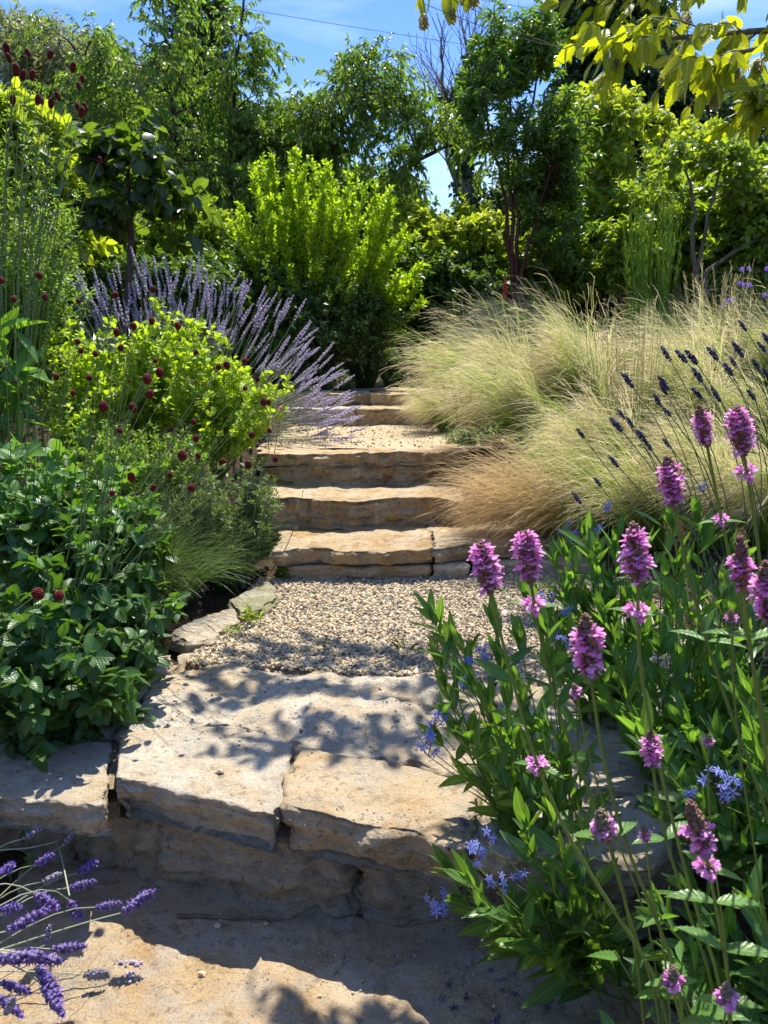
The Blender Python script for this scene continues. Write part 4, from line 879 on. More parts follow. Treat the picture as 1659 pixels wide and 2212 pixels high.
# violet lavender lying over the foreground slab
fgl = [(92, 1688, 10, .20, 1.1), (36, 1690, 60, .20, .55), (18, 1775, 62, .18, .9, 1), (50, 1812, 30, .20, .9, 1), (138, 1826, 55, .17, .85, 1), (76, 1868, 30, .16, .85), (168, 1886, 32, .14, .9), (92, 1905, 25, .14, .9, 1), (148, 1918, 15, .13, .9), (75, 1930, -35, .16, 1.1), (150, 1945, -60, .12, .9), (205, 1960, 10, .12, .85), (262, 1972, 35, .12, 1.15), (12, 2012, 28, .17, 1.2), (108, 2050, 5, .12, 1.0), (-8, 2072, 5, .18, 1.3), (48, 2068, -5, .16, 1.1), (82, 2085, -58, .16, 1.25), (92, 2130, -55, .13, 1.0), (0, 2120, -20, .14, .9), (182, 2105, 8, .03, .8, 1), (12, 2190, 62, .17, .9, 1), (100, 2040, 80, .16, .7, 1), (-5, 2150, -40, .14, .9), (0, 1965, 10, .15, .9), (5, 1885, 40, .17, .9)]
b = np.array([-1.02, 1.12, LOW]); tp1, tp2, s1 = [], [], []
t = thing('lavender_plant', 'vivid violet lavender lying over the sunlit foreground slab at bottom left', 'lavender', tuple(b), 'darker lavenders'); st = MB()
for e in fgl:
    u, v, an, h, s = e[:5]; p = on(u, v, LOW + h); D = p[1]; q = at(u + 40 * math.cos(RAD(an)), v - 40 * math.sin(RAD(an)), D + .01 * rng.normal()); d = nrm(q - p)
    b0 = b + np.array([.0, .16 * rng.normal(), .04 * rng.random()]); P = bez(b0[None], p[None], (p - d * .12 + np.array([-.05, 0, .04]) if abs(an) < 75 else (p + b0) / 2)[None], 10)
    st.tubes(P, np.linspace(.0019, .0012, 10)[None], 5)
    put_head((LVG if len(e) > 5 else LVV)[rng.integers(0, 2)], t, b, p, d, s * 1.28)
for a_, b_, c_ in (((-30, 1838), (60, 1832), (123, 1818)), ((123, 1818), (135, 1860), (150, 1935))):   # the bent stalk
    P = np.array([on(*q, LOW + .16) for q in (a_, b_, c_)]); st.tubes(P[None], .0018, 5)
st.build('stems', M['stem_l'], t, b)
pet = MB()
for u, v in ((535, 1052), (470, 1093),):
    pass
# fallen florets on the slabs
def fallen(label, spots, mat, tpl, size, name='fallen_petals'):
    mm = MB(); p = np.array([on(u, v, z) for u, v, z in spots]); n = len(p); p[:, 2] = surf_z(p[:, 0], p[:, 1], LOW) + .004
    mm.inst(tpl, p, frames(rnd3(n) * np.array([1, 1, .2]), nrm(np.array([0, 0, 1.0]) + .5 * rnd3(n))), size * (.6 + .7 * rng.random(n)))
    return tag(mm.build(name, M[mat]), label, 'petals', kind='stuff')
fallen('dry blue and dark florets fallen on the shaded grey slab', [(950 + 260 * rng.random(), 2010 + 190 * rng.random(), LOW) for _ in range(34)], 'fl_lavd', t_star(), .010)
fallen('dark withered florets fallen on the right capstone', [(1010 + 160 * rng.random(), 1640 + 110 * rng.random(), 0) for _ in range(14)], 'fl_lavd', t_star(), .010)
fallen('lilac lavender florets fallen on the sunlit slab', [(250 + 60 * rng.random(), 2080 + 50 * rng.random(), LOW) for _ in range(30)], 'fl_lavp', CAL, .006)

# ---------------------------------------------------------------- feather grass
STP = []
for k in range(4):
    mm = MB(); blades(mm, (0, 0, 0), 900, .78, .08, .50, ((-.6, -.95, -.75, -.4)[k], -.15, 0), .46, .0036, 10, fluff=2, wig=.008, fl=.18)
    o = mm.build('feather_grass', M['stipa']); STP.append(o.data); bpy.data.objects.remove(o)
def stipa(label, u, D, k, s=1.0, rz=0.0):
    p = gpt(u, D); o = bpy.data.objects.new('feather_grass', STP[k]); C.objects.link(o); o.location = p; o.rotation_euler = (0, 0, rz); o.scale = (s,) * 3
    return tag(o, label, 'ornamental grass', 'clumps of blond feather grass')
stipa('blond feather grass clump whose plumes overhang the top of the path', 1060, 5.7, 1, 1.12)
stipa('small pale feather grass clump hanging over the fourth step', 965, 5.2, 2, .62)
stipa('feather grass clump just behind the bronze one', 1150, 4.35, 1, .95)
stipa('feather grass clump in front of the red-barked tree', 1110, 5.2, 0, 1.0)
stipa('feather grass clump beyond the top of the path, furthest left of the back row', 1110, 6.4, 2, 1.25)
stipa('feather grass clump at the near edge, left of the blue star plants', 1330, 4.0, 2, .95)
stipa('feather grass clump in the middle of the big drift', 1250, 4.9, 0, 1.05, .2)
stipa('feather grass clump at the back of the drift, right of the red-barked tree', 1230, 6.2, 1, 1.3)
stipa('feather grass clump under the tall upright grass', 1370, 5.4, 2, 1.0, -.2)
stipa('feather grass clump behind the lavender stems, left of the edge clump', 1480, 4.3, 0, 1.0)
stipa('feather grass clump at the right picture edge', 1630, 4.1, 1, 1.0)
stipa('feather grass clump second row, behind the lavender heads', 1530, 5.2, 2, 1.05)
stipa('feather grass clump at the right edge, second row', 1660, 5.4, 1, 1.1)
stipa('feather grass clump at the back under the right shrubs', 1440, 6.3, 3, 1.05)
stipa('feather grass clump at the back right corner', 1610, 6.4, 0, 1.05)
stipa('feather grass clump right behind the blue star plants, left of the lavender', 1400, 3.5, 1, .95, .1)
stipa('near feather grass clump behind the small pink spikes at upper right', 1540, 3.45, 0, 1.0, -.1)
stipa('near feather grass clump at the right picture edge behind the bushy pink spike', 1670, 3.4, 2, 1.0)
stipa('feather grass clump just right of the bronze one', 1320, 3.75, 1, .85)
mm = MB(); p = gpt(1215, 3.6)
blades(mm, p, 1300, .74, .10, .5, (-1.1, -.30, 0), .50, .0026, 9, fluff=2, wig=.010, fl=.14)
tag(mm.build('bronze_feather_grass', M['stipa_b'], None, p), 'bronze brown feather grass sweeping left over the second step', 'ornamental grass')
def culms(label, u, D, n, H, mat='grass_g'):
    mm = MB(); p = gpt(u, D); az = rng.random(n) * 6.28; r = .10 * np.sqrt(rng.random(n)); b0 = p + np.stack([np.cos(az) * r, np.sin(az) * r, 0 * r], 1)
    E = b0 + np.stack([np.cos(az) * .18 * rng.random(n) - .04, np.sin(az) * .15 * rng.random(n), H * (.7 + .35 * rng.random(n))], 1)
    P = bez(b0, E, (b0 + E) / 2 + rng.normal(size=(n, 3)) * .02, 8); mm.tubes(P, np.linspace(.0022, .0012, 8)[None], 3)
    T = twigs(P, 14, .72, 1, .07, .35, 1, (0, 0, .2)); rib2(mm, T, .0016, (.6, 1))
    return tag(mm.build('upright_grass', M[mat], None, p), label, 'ornamental grass', 'tall upright grasses')
culms('tall upright green grass behind the drift of feather grass', 1375, 5.7, 120, 1.5, 'lf_feath')
culms('thin upright tan grass stalks in front of the drift', 1350, 3.9, 45, .95, 'stipa')
culms('thin upright tan grass stalks below the right shrub', 1520, 5.2, 36, .9, 'stipa')
culms('upright tan grass stalks left of the red-barked tree', 1040, 6.2, 30, .75, 'stipa')
# ================================================================== shrubs and trees behind the garden
def tree(name, label, cat, D, u0, stems, blobs, nb, tpl, size, lm, bark='bark', group=None, base_v=None, **k):
    """stems: lists of (u, v, D) picture points of each trunk above the ground point"""
    g = gpt(u0, D, -.05); t = thing(name, label, cat, tuple(g), group); wo, cr = MB(), MB()
    paths = [[g + np.array([.05 * i, 0, 0])] + [at(*q) for q in s] for i, s in enumerate(stems)]
    grow(g, paths, blobs, nb, wo, cr, tpl, size, **k)
    wo.build('trunk', M[bark], t, g); cr.build('crown', M[lm], t, g)
    return t
tg_ = 'trees beyond the garden'
dk = dict(tsp=.7, tbias=(0, 0, -.05), droop=.28, grav=.9, ang=.7, up=.25, tip=.008, br=.022)
tree('weeping_leaf_tree', 'tree with hanging narrow leaves whose boughs arch out at top left', 'tree', 9.0, 420,
     [[(400, 520, 9), (330, 400, 9), (240, 210, 9), (150, 90, 9)], [(420, 500, 9), (385, 330, 9), (365, 150, 9), (350, 5, 9)]],
     [B(180, 130, 9, 60, 40, .5), B(120, 70, 9, 35, 18, .3), B(270, 210, 9, 100, 75, .7), B(230, 60, 9, 60, 25, .4), B(360, 70, 9, 40, 90, .5), B(420, 100, 9, 60, 40, .4), B(380, 260, 9, 110, 110, .8), B(330, 400, 9, 130, 120, .8), B(150, 260, 9, 110, 80, .8), B(440, 420, 8.8, 90, 110, .6)],
     110, L_DROOP, .070, 'lf_droop', tw=10, twL=.40, lv=9, sub=1, tr=.05, **dk)
tree('weeping_leaf_tree', 'slender tree with hanging narrow leaves and one bough reaching right into the sky', 'tree', 9.4, 520,
     [[(515, 500, 9.4), (495, 330, 9.4), (515, 130, 9.4), (528, -20, 9.4)]],
     [B(525, 60, 9.4, 35, 70, .4), B(590, 100, 9.4, 45, 16, .3), B(470, 150, 9.4, 50, 30, .4), B(540, 210, 9.4, 70, 60, .5), B(520, 330, 9.4, 110, 80, .6), B(600, 330, 9.4, 80, 60, .5), B(520, 450, 9.4, 110, 90, .6)],
     80, L_DROOP, .070, 'lf_droop', group=None, tw=10, twL=.36, lv=9, sub=1, tr=.04, **dk)
tree('weeping_leaf_tree', 'leaning tree with hanging narrow leaves right of the sky gap, behind the golden shrub', 'tree', 9.2, 690,
     [[(700, 420, 9.2), (740, 270, 9.2), (800, 120, 9.2)], [(760, 480, 9.2), (860, 380, 9.2), (960, 310, 9.2), (1080, 330, 9)]],
     [B(800, 125, 9.2, 60, 50, .5), B(745, 130, 9.2, 30, 28, .3), B(860, 190, 9.2, 55, 60, .5), B(770, 260, 9.2, 110, 80, .7), B(680, 260, 9.2, 80, 50, .6), B(640, 330, 9.2, 90, 80, .6), B(860, 330, 9.2, 80, 90, .6), B(980, 310, 9.1, 80, 28, .4), B(1070, 335, 9, 60, 22, .4), B(960, 260, 9.1, 40, 30, .3), B(780, 400, 9.3, 140, 90, .6)],
     120, L_DROOP, .070, 'lf_droop', tw=10, twL=.36, lv=9, sub=1, tr=.04, **dk)
tree('red_barked_tree', 'small tree with several glossy dark red stems behind the feather grass', 'tree', 7.4, 1105,
     [[(1106, 560, 7.4), (1088, 420, 7.4), (1060, 300, 7.4), (1040, 160, 7.4)], [(1108, 560, 7.4), (1100, 400, 7.4), (1105, 260, 7.4), (1100, 110, 7.4)], [(1112, 560, 7.4), (1118, 400, 7.4), (1140, 280, 7.4), (1170, 120, 7.4)], [(1125, 600, 7.3), (1150, 500, 7.3), (1185, 380, 7.3)]],
     [B(1095, 120, 7.4, 70, 60, .35), B(1150, 110, 7.4, 45, 65, .3), B(1050, 170, 7.4, 40, 80, .3), B(1110, 240, 7.4, 95, 90, .45), B(1150, 350, 7.4, 75, 70, .4), B(1200, 480, 7.5, 70, 90, .4), B(1110, 40, 7.4, 40, 40, .2), B(1220, 300, 7.4, 60, 60, .3)],
     115, L_LANCE3, .075, 'lf_pear', 'bark_red', None, tw=8, twL=.24, lv=9, sub=1, tr=.02, br=.009, tip=.005, tbias=(0, 0, .5), droop=.1, grav=.35, ang=.8, up=.4)
tree('dogwood_tree', 'light green layered tree between the red-barked tree and the right edge', 'tree', 8.6, 1330,
     [[(1320, 520, 8.6), (1300, 380, 8.6), (1290, 280, 8.6)], [(1340, 520, 8.6), (1400, 380, 8.6), (1440, 290, 8.6)]],
     [B(1270, 260, 8.6, 70, 60, .5), B(1330, 240, 8.6, 60, 30, .4), B(1260, 370, 8.5, 90, 80, .5), B(1380, 300, 8.6, 90, 40, .5), B(1480, 300, 8.6, 80, 35, .5), B(1560, 350, 8.6, 80, 50, .5), B(1280, 470, 8.4, 100, 70, .5)],
     80, L_OVAL3, .075, 'lf_yel', 'bark_grey', None, tw=8, twL=.3, lv=9, sub=1, tr=.03, br=.014, tip=.006, tbias=(0, 0, .1), droop=.15, grav=.5, ang=.9, up=.35)
tree('heart_leaved_tree', 'small tree with large heart-shaped leaves, glossy dark below and lime on top', 'tree', 5.4, 285,
     [[(283, 480, 5.4), (278, 400, 5.4), (275, 330, 5.4)]],
     [B(300, 300, 5.4, 65, 28, .3), B(220, 350, 5.5, 50, 40, .3), B(345, 370, 5.35, 60, 45, .3), B(395, 450, 5.3, 45, 42, .2), B(210, 450, 5.4, 60, 45, .25), B(300, 455, 5.3, 60, 32, .2), B(430, 500, 5.4, 30, 30, .2)],
     40, L_HEART, .10, 'lf_mag', 'bark', None, tw=4, twL=.17, lv=5, tr=.02, br=.01, tip=.006, tbias=(0, 0, .2), droop=.1, grav=.55, ang=1.0, up=.5)
tree('slender_tree', 'slender tree with bare leaning grey stems at the right, before the bright bushes', 'tree', 6.6, 1490,
     [[(1500, 600, 6.6), (1530, 470, 6.6), (1560, 350, 6.6)], [(1520, 590, 6.6), (1590, 540, 6.6), (1670, 500, 6.6)], [(1495, 560, 6.6), (1500, 450, 6.6), (1480, 360, 6.6)]],
     [B(1560, 330, 6.6, 75, 30, .3), B(1640, 400, 6.6, 45, 50, .3), B(1470, 345, 6.6, 60, 25, .3), B(1650, 480, 6.6, 35, 35, .2)], 46, L_OVAL3, .065, 'lf_bright', 'bark_grey', None, tw=7, twL=.22, lv=9, sub=0, tr=.022, br=.009, tip=.005, tbias=(0, 0, .1), droop=.15, grav=.4, ang=.9, up=.4)
# far trees
ft = dict(tw=9, twL=.8, lv=8, sub=3, tr=.16, br=.05, tip=.012, tbias=(0, 0, .1), droop=.2, grav=.4, ang=.9, up=.2)
tree('willow', 'hazy grey green willow far off at the top left corner', 'tree', 21, 150, [[(150, 400, 21), (150, 250, 21), (120, 130, 21)]],
     [B(30, 120, 21, 45, 60, 1.5), B(110, 150, 21, 80, 55, 2), B(210, 170, 21, 90, 60, 2), B(300, 220, 21, 70, 60, 2), B(60, 250, 21, 110, 90, 2), B(230, 300, 21, 140, 80, 2)], 130, L_LANCE3, .15, 'lf_grey', group=tg_, **ft)
tree('birch', 'dark distant tree whose narrow crown rises between the weeping boughs', 'tree', 18, 430, [[(430, 400, 18), (428, 200, 18), (425, 0, 18)]],
     [B(425, 40, 18, 48, 80, .6), B(430, 140, 18, 60, 70, .7), B(430, 270, 18, 95, 90, .9), B(560, 330, 18, 120, 70, 1), B(700, 400, 18, 130, 60, 1)], 130, L_OVAL3, .13, 'lf_dark', group=tg_, **ft)
tree('dark_tree', 'tall dark tree filling the sky at upper right behind the dogwood', 'tree', 17, 1400, [[(1390, 500, 17), (1370, 280, 17), (1320, 60, 17)], [(1420, 450, 17), (1500, 300, 17)]],
     [B(1270, 60, 17, 75, 110, 1.2), B(1350, 90, 17, 80, 100, 1.2), B(1330, 230, 17, 120, 100, 1.4), B(1440, 290, 17, 110, 90, 1.4), B(1440, 400, 17, 160, 70, 1.3), B(1560, 280, 17, 80, 70, 1.2), B(1600, 400, 17, 120, 60, 1.2), B(1410, 190, 17, 60, 60, 1)], 240, L_OVAL3, .14, 'lf_dark', group=tg_, **ft)
# ivy-clad dead tree with bare twigs
g = gpt(1000, 12.5); t = thing('ivy_clad_dead_tree', 'half dead tree with bare twigs and ivy columns left of the red-barked tree', 'tree', tuple(g)); wo, cr = MB(), MB()
dead = []
for pts in ([(1030, 500), (1015, 330), (1010, 150), (1018, 90)], [(1020, 480), (985, 300), (970, 210), (955, 120)], [(1025, 470), (1000, 280), (1000, 180), (1040, 80)], [(1010, 460), (960, 330), (935, 200)]):
    P = np.array([g] + [at(u, v, 12.5) for u, v in pts]); n = 14; s_ = np.linspace(0, len(P) - 1, n); Pp = np.stack([np.interp(s_, np.arange(len(P)), P[:, i]) for i in range(3)], 1); Pp[1:] += .03 * rng.normal(size=(n - 1, 3))
    wo.tubes(Pp[None], np.linspace(.10, .012, n)[None], 6); dead.append(Pp)
T = twigs(np.array(dead), 12, .5, 1, .9, .6, .9, (0, 0, .3), 0, 5); wo.tubes(T, np.linspace(.014, .004, 5)[None], 3); T2 = twigs(T, 5, .3, 1, .45, .6, .8, (0, 0, .3)); wo.tubes(T2, .004, 3)
Ti = twigs(np.array(dead)[[0, 1, 2]], 60, .1, .78, .22, 1.0, .3, (0, 0, .1)); leaves(cr, Ti, 12, 0, L_OVAL3, .10, 1.0, .3, .3)
wo.build('trunk', M['bark_grey'], t, g); cr.build('ivy', M['lf_dark'], t, g)
# shrub masses
hg = 'shrubs behind the garden'
def bush(label, D, u0, blobs, nb, tpl, size, lm, bark='bark', name='shrub', **k):
    kk = dict(tw=8, twL=.28, lv=9, sub=2, tr=.03, br=.012, tip=.006, tbias=(0, 0, .35), droop=.08, grav=.15, ang=.9, up=.5, surf=.75); kk.update(k)
    g = gpt(u0, D, -.03); t = thing(name, label, 'shrub', tuple(g), hg); wo, cr = MB(), MB()
    top = max(b[0][2] + b[1][2] for b in blobs); hh = (top - g[2])
    tr_ = [[g, g + np.array([dx * hh, .1 * rng.normal(), hh * .55])] for dx in (-.25, -.05, .2)]
    grow(g, tr_, blobs, nb, wo, cr, tpl, size, **kk); wo.build('branches', M[bark], t, g); cr.build('foliage', M[lm], t, g); return t
# the golden shrub: upright shoots
g = gpt(665, 7.0); t = thing('golden_shrub', 'bright golden green shrub with upright pointed shoots in the centre', 'shrub', tuple(g)); wo, cg, ci = MB(), MB(), MB()
tipsG = [(500, 540), (480, 620), (530, 480), (545, 350), (520, 440), (575, 330), (590, 420), (560, 520), (610, 470), (640, 560), (655, 385), (672, 350), (640, 320), (620, 420), (690, 430), (715, 480), (735, 350), (750, 420), (770, 380), (760, 500), (800, 430), (830, 400), (860, 430), (880, 500), (840, 520), (900, 560), (790, 560), (700, 560), (650, 640), (730, 620), (590, 620), (850, 590), (470, 560), (500, 660), (545, 650), (910, 610), (660, 470), (715, 400)]
base0 = g + np.array([0, 0, .1]); E = []
for u, v in tipsG:
    for q in range(3): E.append(at(u + 14 * rng.normal(), v + 22 * abs(rng.normal()) + 8, 6.75 + .55 * rng.random() - .25 * (v > 500)))
E = np.array(E); n = len(E); b0 = base0 + rng.normal(size=(n, 3)) * .12 * np.array([1, 1, .1]); Cc = b0 * .45 + E * .55; Cc[:, 0] = b0[:, 0] * .35 + E[:, 0] * .65; Cc[:, 2] = b0[:, 2] * .5 + E[:, 2] * .5
Pg = bez(b0, E, Cc, 12); wo.tubes(Pg, np.linspace(.010, .002, 12)[None], 5)
T = twigs(Pg, 26, .40, 1.0, .17, .62, .9, (0, 0, .6), 0, 4); wo.tubes(T, .0015, 3)
tt = T[:, -1]; up_ = (vnoise(tt * 3.0, 4) * .22 + (tt[:, 2] - 1.55) * .9 + .15) > 0  # twigs lower down take the leaf colour with the shade painted in
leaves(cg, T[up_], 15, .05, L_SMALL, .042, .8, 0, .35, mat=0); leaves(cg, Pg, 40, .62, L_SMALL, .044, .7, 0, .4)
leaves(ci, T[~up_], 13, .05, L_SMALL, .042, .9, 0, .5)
for k_ in range(1): pass
wo.build('branches', M['bark'], t, g); cg.build('golden_foliage', M['lf_gold'], t, g); ci.build('shade_green_foliage', M['lf_goldshade'], t, g)
bush('deep green shrub under the golden shrub, left part', 6.8, 600, [B(590, 720, 6.8, 90, 90, .35), B(520, 640, 7.0, 80, 80, .4)], 90, L_OVAL3, .05, 'lf_low')
bush('deep green shrub at the foot of the golden shrub beside the path top', 6.9, 700, [B(690, 720, 6.7, 80, 80, .3), B(770, 690, 7.0, 80, 70, .3)], 90, L_SMALL, .045, 'lf_low')
bush('shaded dark green shrub between the golden shrub and the red-barked tree', 7.9, 900, [B(850, 640, 7.9, 80, 90, .35), B(940, 660, 7.9, 90, 80, .35), B(1020, 640, 7.9, 70, 60, .3)], 120, L_OVAL3, .065, 'lf_low')
bush('light yellow green bush left of the red stems', 8.3, 980, [B(960, 560, 8.4, 90, 70, .4), B(1030, 520, 8.4, 60, 50, .35), B(900, 520, 8.6, 50, 50, .3)], 130, L_OVAL3, .07, 'lf_yel')
bush('bright green bush right of the red stems', 8.0, 1220, [B(1200, 590, 8, 90, 55, .4), B(1290, 560, 8, 80, 50, .4)], 120, L_OVAL3, .06, 'lf_bright')
bush('broad bright green bush under the right trees', 7.6, 1450, [B(1430, 470, 7.6, 100, 70, .5), B(1400, 560, 7.4, 110, 60, .45), B(1550, 500, 7.6, 110, 80, .5), B(1520, 600, 7.3, 90, 50, .4)], 150, L_OVAL3, .065, 'lf_bright')
bush('bright green bush at the right picture edge with violet flowers before it', 7.0, 1640, [B(1640, 440, 7, 70, 80, .4), B(1620, 560, 6.9, 70, 60, .35), B(1700, 500, 7, 60, 100, .4)], 120, L_OVAL3, .075, 'lf_bright')
bush('mixed green bush below the weeping boughs, behind the lilac lavender', 7.6, 330, [B(300, 560, 7.6, 110, 60, .4), B(420, 540, 7.6, 80, 80, .4), B(200, 540, 7.8, 80, 70, .4)], 140, L_OVAL3, .06, 'lf_bright')
bush('dark green bush below the lavender at the foot of the heart-leaved tree', 6.6, 300, [B(280, 640, 6.6, 150, 50, .3), B(430, 640, 6.6, 90, 50, .3)], 100, L_OVAL3, .055, 'lf_low')
bush('yellow green bush behind the tall feathery plant', 6.2, 60, [B(40, 300, 6.2, 70, 45, .35), B(110, 330, 6.2, 50, 40, .3), B(40, 450, 6.2, 110, 110, .4)], 110, L_OVAL3, .11, 'lf_yel')
hl = 'hedge of tall shrubs closing the garden'
for lab, u, D, bl, lm in (('tall dark hedge shrub behind the heart-leaved tree', 180, 11.5, [(160, 420, 160, 110), (260, 560, 160, 90)], 'lf_pear'),
                          ('tall dark hedge shrub behind the weeping trees', 480, 12.0, [(470, 450, 150, 110), (500, 580, 160, 90)], 'lf_pear'),
                          ('tall hedge shrub behind the golden shrub', 780, 11.8, [(760, 500, 150, 90), (800, 600, 160, 80)], 'lf_pear'),
                          ('dark hedge shrub behind the yellow green bush', 1000, 12.5, [(990, 590, 120, 70), (1130, 520, 100, 110)], 'lf_dark'),
                          ('dark hedge shrub behind the dogwood', 1330, 12.0, [(1300, 500, 140, 110), (1350, 620, 160, 60)], 'lf_dark'),
                          ('dark hedge shrub behind the right edge bushes', 1620, 12.0, [(1600, 480, 150, 110), (1620, 620, 160, 60)], 'lf_pear'),
                          ('dark hedge shrub beyond the left picture edge', -60, 11.5, [(-80, 420, 150, 130), (-60, 600, 150, 80)], 'lf_dark')):
    bush(lab, D, u, [B(a, b_, D, c_, d_, .8) for a, b_, c_, d_ in bl], 110, L_OVAL3, .10, lm, name='hedge_shrub', tw=8, twL=.5, lv=9, sub=2, br=.03)
# far wood behind everything
mm = MB(); n = 46000; th_ = rng.random(n) * 2 * math.pi; rr = 26 + 6 * rng.random(n)
hh = 5.0 + 1.6 * fbm(np.stack([np.cos(th_) * 4, np.sin(th_) * 4, 0 * th_], 1), 3, 9)
hh = np.where((np.abs(np.mod(th_ - math.pi / 2 + math.pi, 2 * math.pi) - math.pi) < .5), hh * .62, hh)
p = np.stack([np.cos(th_) * rr, np.sin(th_) * rr, .5 + rng.random(n) ** .8 * hh], 1)
mm.inst(L_OVAL3, p, frames(rnd3(n), rnd3(n)), .45 * (.6 + .7 * rng.random(n)))
tag(mm.build('far_wood', M['lf_dark']), 'dark far wood enclosing the garden', 'wood', kind='stuff')
# low cover under everything
def cover(name, label, xs, ys, n, size, lm, avoid=None):
    x = xs[0] + (xs[1] - xs[0]) * rng.random(n); y = ys[0] + (ys[1] - ys[0]) * rng.random(n)
    lx = np.interp(y, [0, 1.6, 2.8, 4.4, 6, 9], [-.98, -.82, -.86, -.74, -.72, -.5]); rx = np.interp(y, [0, .9, 1.5, 2.4, 3.3, 4.4, 6, 9], [.72, .70, .72, 1.05, 1.2, .62, .66, .55])
    k = (x < lx) | (x > rx) | (y > 8.3); x, y = x[k], y[k]; n = len(x)
    p = np.stack([x, y, gz(x, y) + .10 * rng.random(n) * (1 + .5 * vnoise(np.stack([x * 2, y * 2, 0 * x], 1), 3))], 1); mm = MB()
    mm.inst(L_SMALL, p, frames(nrm(rnd3(n) + np.array([0, 0, .5])), nrm(rnd3(n) * .6 + np.array([0, 0, 1.0]))), size * (.6 + .8 * rng.random(n)))
    tag(mm.build(name, M[lm]), label, 'ground cover', kind='stuff')
cover('ground_cover', 'low leafy cover filling the beds near the steps', (-3.2, 3.4), (.6, 6.5), 26000, .035, 'lf_low')
cover('ground_cover', 'low leafy cover under the shrubs further back', (-9, 9), (6, 14), 26000, .08, 'lf_low')
# violet cranesbill and a red flower spike
g = gpt(1600, 5.6); t = thing('cranesbill', 'cranesbill with violet flowers at the right edge below the shrubs', 'flower plant', tuple(g)); st, fl = MB(), MB()
for u, v in ((1602, 582), (1617, 580), (1612, 615), (1620, 617), (1597, 612), (1650, 638), (1572, 650), (1580, 647), (1655, 581), (1606, 616), (1560, 662)):
    p = at(u, v, 5.5); P = bez((g + .06 * rng.normal(size=3) * np.array([1, 1, 0]))[None], p[None], (g * .5 + p * .5 + np.array([0, 0, .1]))[None], 8); st.tubes(P, .0015, 4)
    f = MB(); f.inst(t_leaf(2, .9, 'obov', .1, .1), np.repeat(p[None], 5, 0), frames(np.array([[math.cos(a), -.35, math.sin(a)] for a in np.arange(5) * 1.2566]), np.tile([0, -1.0, .2], (5, 1))), np.full(5, .020)); f.build('flower', M['fl_viol'], t, g)
T = twigs(P, 20, .2, .9, .12, .8, .5); leaves(fl, T, 8, .2, L_OVAL3, .035); st.build('stems', M['stem_g'], t, g); fl.build('foliage', M['lf_grey'], t, g)
g = gpt(1090, 6.9); t = thing('red_flower', 'scarlet flower spike at the foot of the red-barked tree', 'flower plant', tuple(g)); st, fl = MB(), MB(); p = at(1092, 600, 6.9); q = at(1090, 660, 6.9)
st.tubes(np.array([g, q, p])[None], .003, 4); spike_mesh(fl, q, p - q, np.linalg.norm(p - q), .01, 46, CAL, .9, sizes=(.022, .03)); st.build('stem', M['bark'], t, g); fl.build('flower_spike', M['fl_red'], t, g)
g = gpt(585, 4.2); t = thing('pink_flower', 'rose pink flowers peeping out under the lime shrub by the third step', 'flower plant', tuple(g)); st, fl = MB(), MB()
for u, v in ((608, 886), (580, 906)):
    p = at(u, v, 4.05); st.tubes(np.array([g, g * .4 + p * .6, p])[None], .002, 4)
    f = MB(); f.inst(t_leaf(2, .8, 'obov', .1, .1), np.repeat(p[None], 9, 0), frames(nrm(rnd3(9) + np.array([0, -.4, .5])), np.tile([0, -1.0, .5], (9, 1))), np.full(9, .026)); f.build('flower', M['fl_pink'], t, g)
st.build('stems', M['stem_g'], t, g)
# overhead cables
mm = MB(); 
def cable(label, a, b, r):
    mm = MB(); t_ = np.linspace(0, 1, 24)[:, None]; P = a * (1 - t_) + b * t_; P[:, 2] -= (.25 * 4 * t_ * (1 - t_))[:, 0]; mm.tubes(P[None], r, 5); tag(mm.build('overhead_cable', M['bark']), label, 'cable', 'overhead cables')
cable('thin overhead cable, the lower one, crossing the sky from upper left to the trees', at(200, -40, 40), at(1700, 190, 40), .012)
cable('thin overhead cable, the upper one, near the top edge above the trees', at(700, -60, 44), at(1900, 120, 44), .012)

# ---------------------------------------------------------------- hop hornbeam reaching over the path from the right
g = gpt(2300, 2.9); g[0] = 2.6; g[2] = float(gz(2.6, 2.9)) - .05
t = thing('hornbeam_tree', 'hornbeam bough with lime pleated leaves and hop-like fruits hanging in at top right', 'tree', tuple(g)); wo, cr, cr2 = MB(), MB(), MB()
trunk = np.array([g, [2.55, 2.9, 1.2], [2.45, 3.0, 2.2], [2.3, 3.1, 3.2]]); wo.tubes(trunk[None], np.array([[.09, .075, .06, .04]]), 9)
def bough(pts, r0):
    P = np.array(pts, float); n = 12; s_ = np.linspace(0, len(P) - 1, n); Q = np.stack([np.interp(s_, np.arange(len(P)), P[:, i]) for i in range(3)], 1); Q[1:-1] = (Q[:-2] + 2 * Q[1:-1] + Q[2:]) / 4
    wo.tubes(Q[None], np.linspace(r0, .003, n)[None], 6); return Q
b1 = bough([trunk[1] + np.array([0, 0, .4]), at(1760, 60, 2.1), at(1580, 70, 2.0), at(1430, 85, 1.95), at(1330, 85, 1.9)], .010)
b2 = bough([trunk[1] + np.array([0, 0, .3]), at(1740, 90, 1.9), at(1600, 110, 1.8), at(1520, 140, 1.75)], .008)
b3 = bough([trunk[1] + np.array([0, 0, .1]), at(1780, 220, 1.9), at(1690, 215, 1.8), at(1640, 225, 1.8)], .007)
b4 = bough([trunk[2], at(1700, -120, 2.3), at(1450, -60, 2.2), at(1300, -10, 2.15)], .012)
b5 = bough([trunk[2], [1.5, 2.9, 2.25], [.7, 2.6, 2.15], [.30, 2.4, 2.0]], .02)     # ends just above the frame at top centre
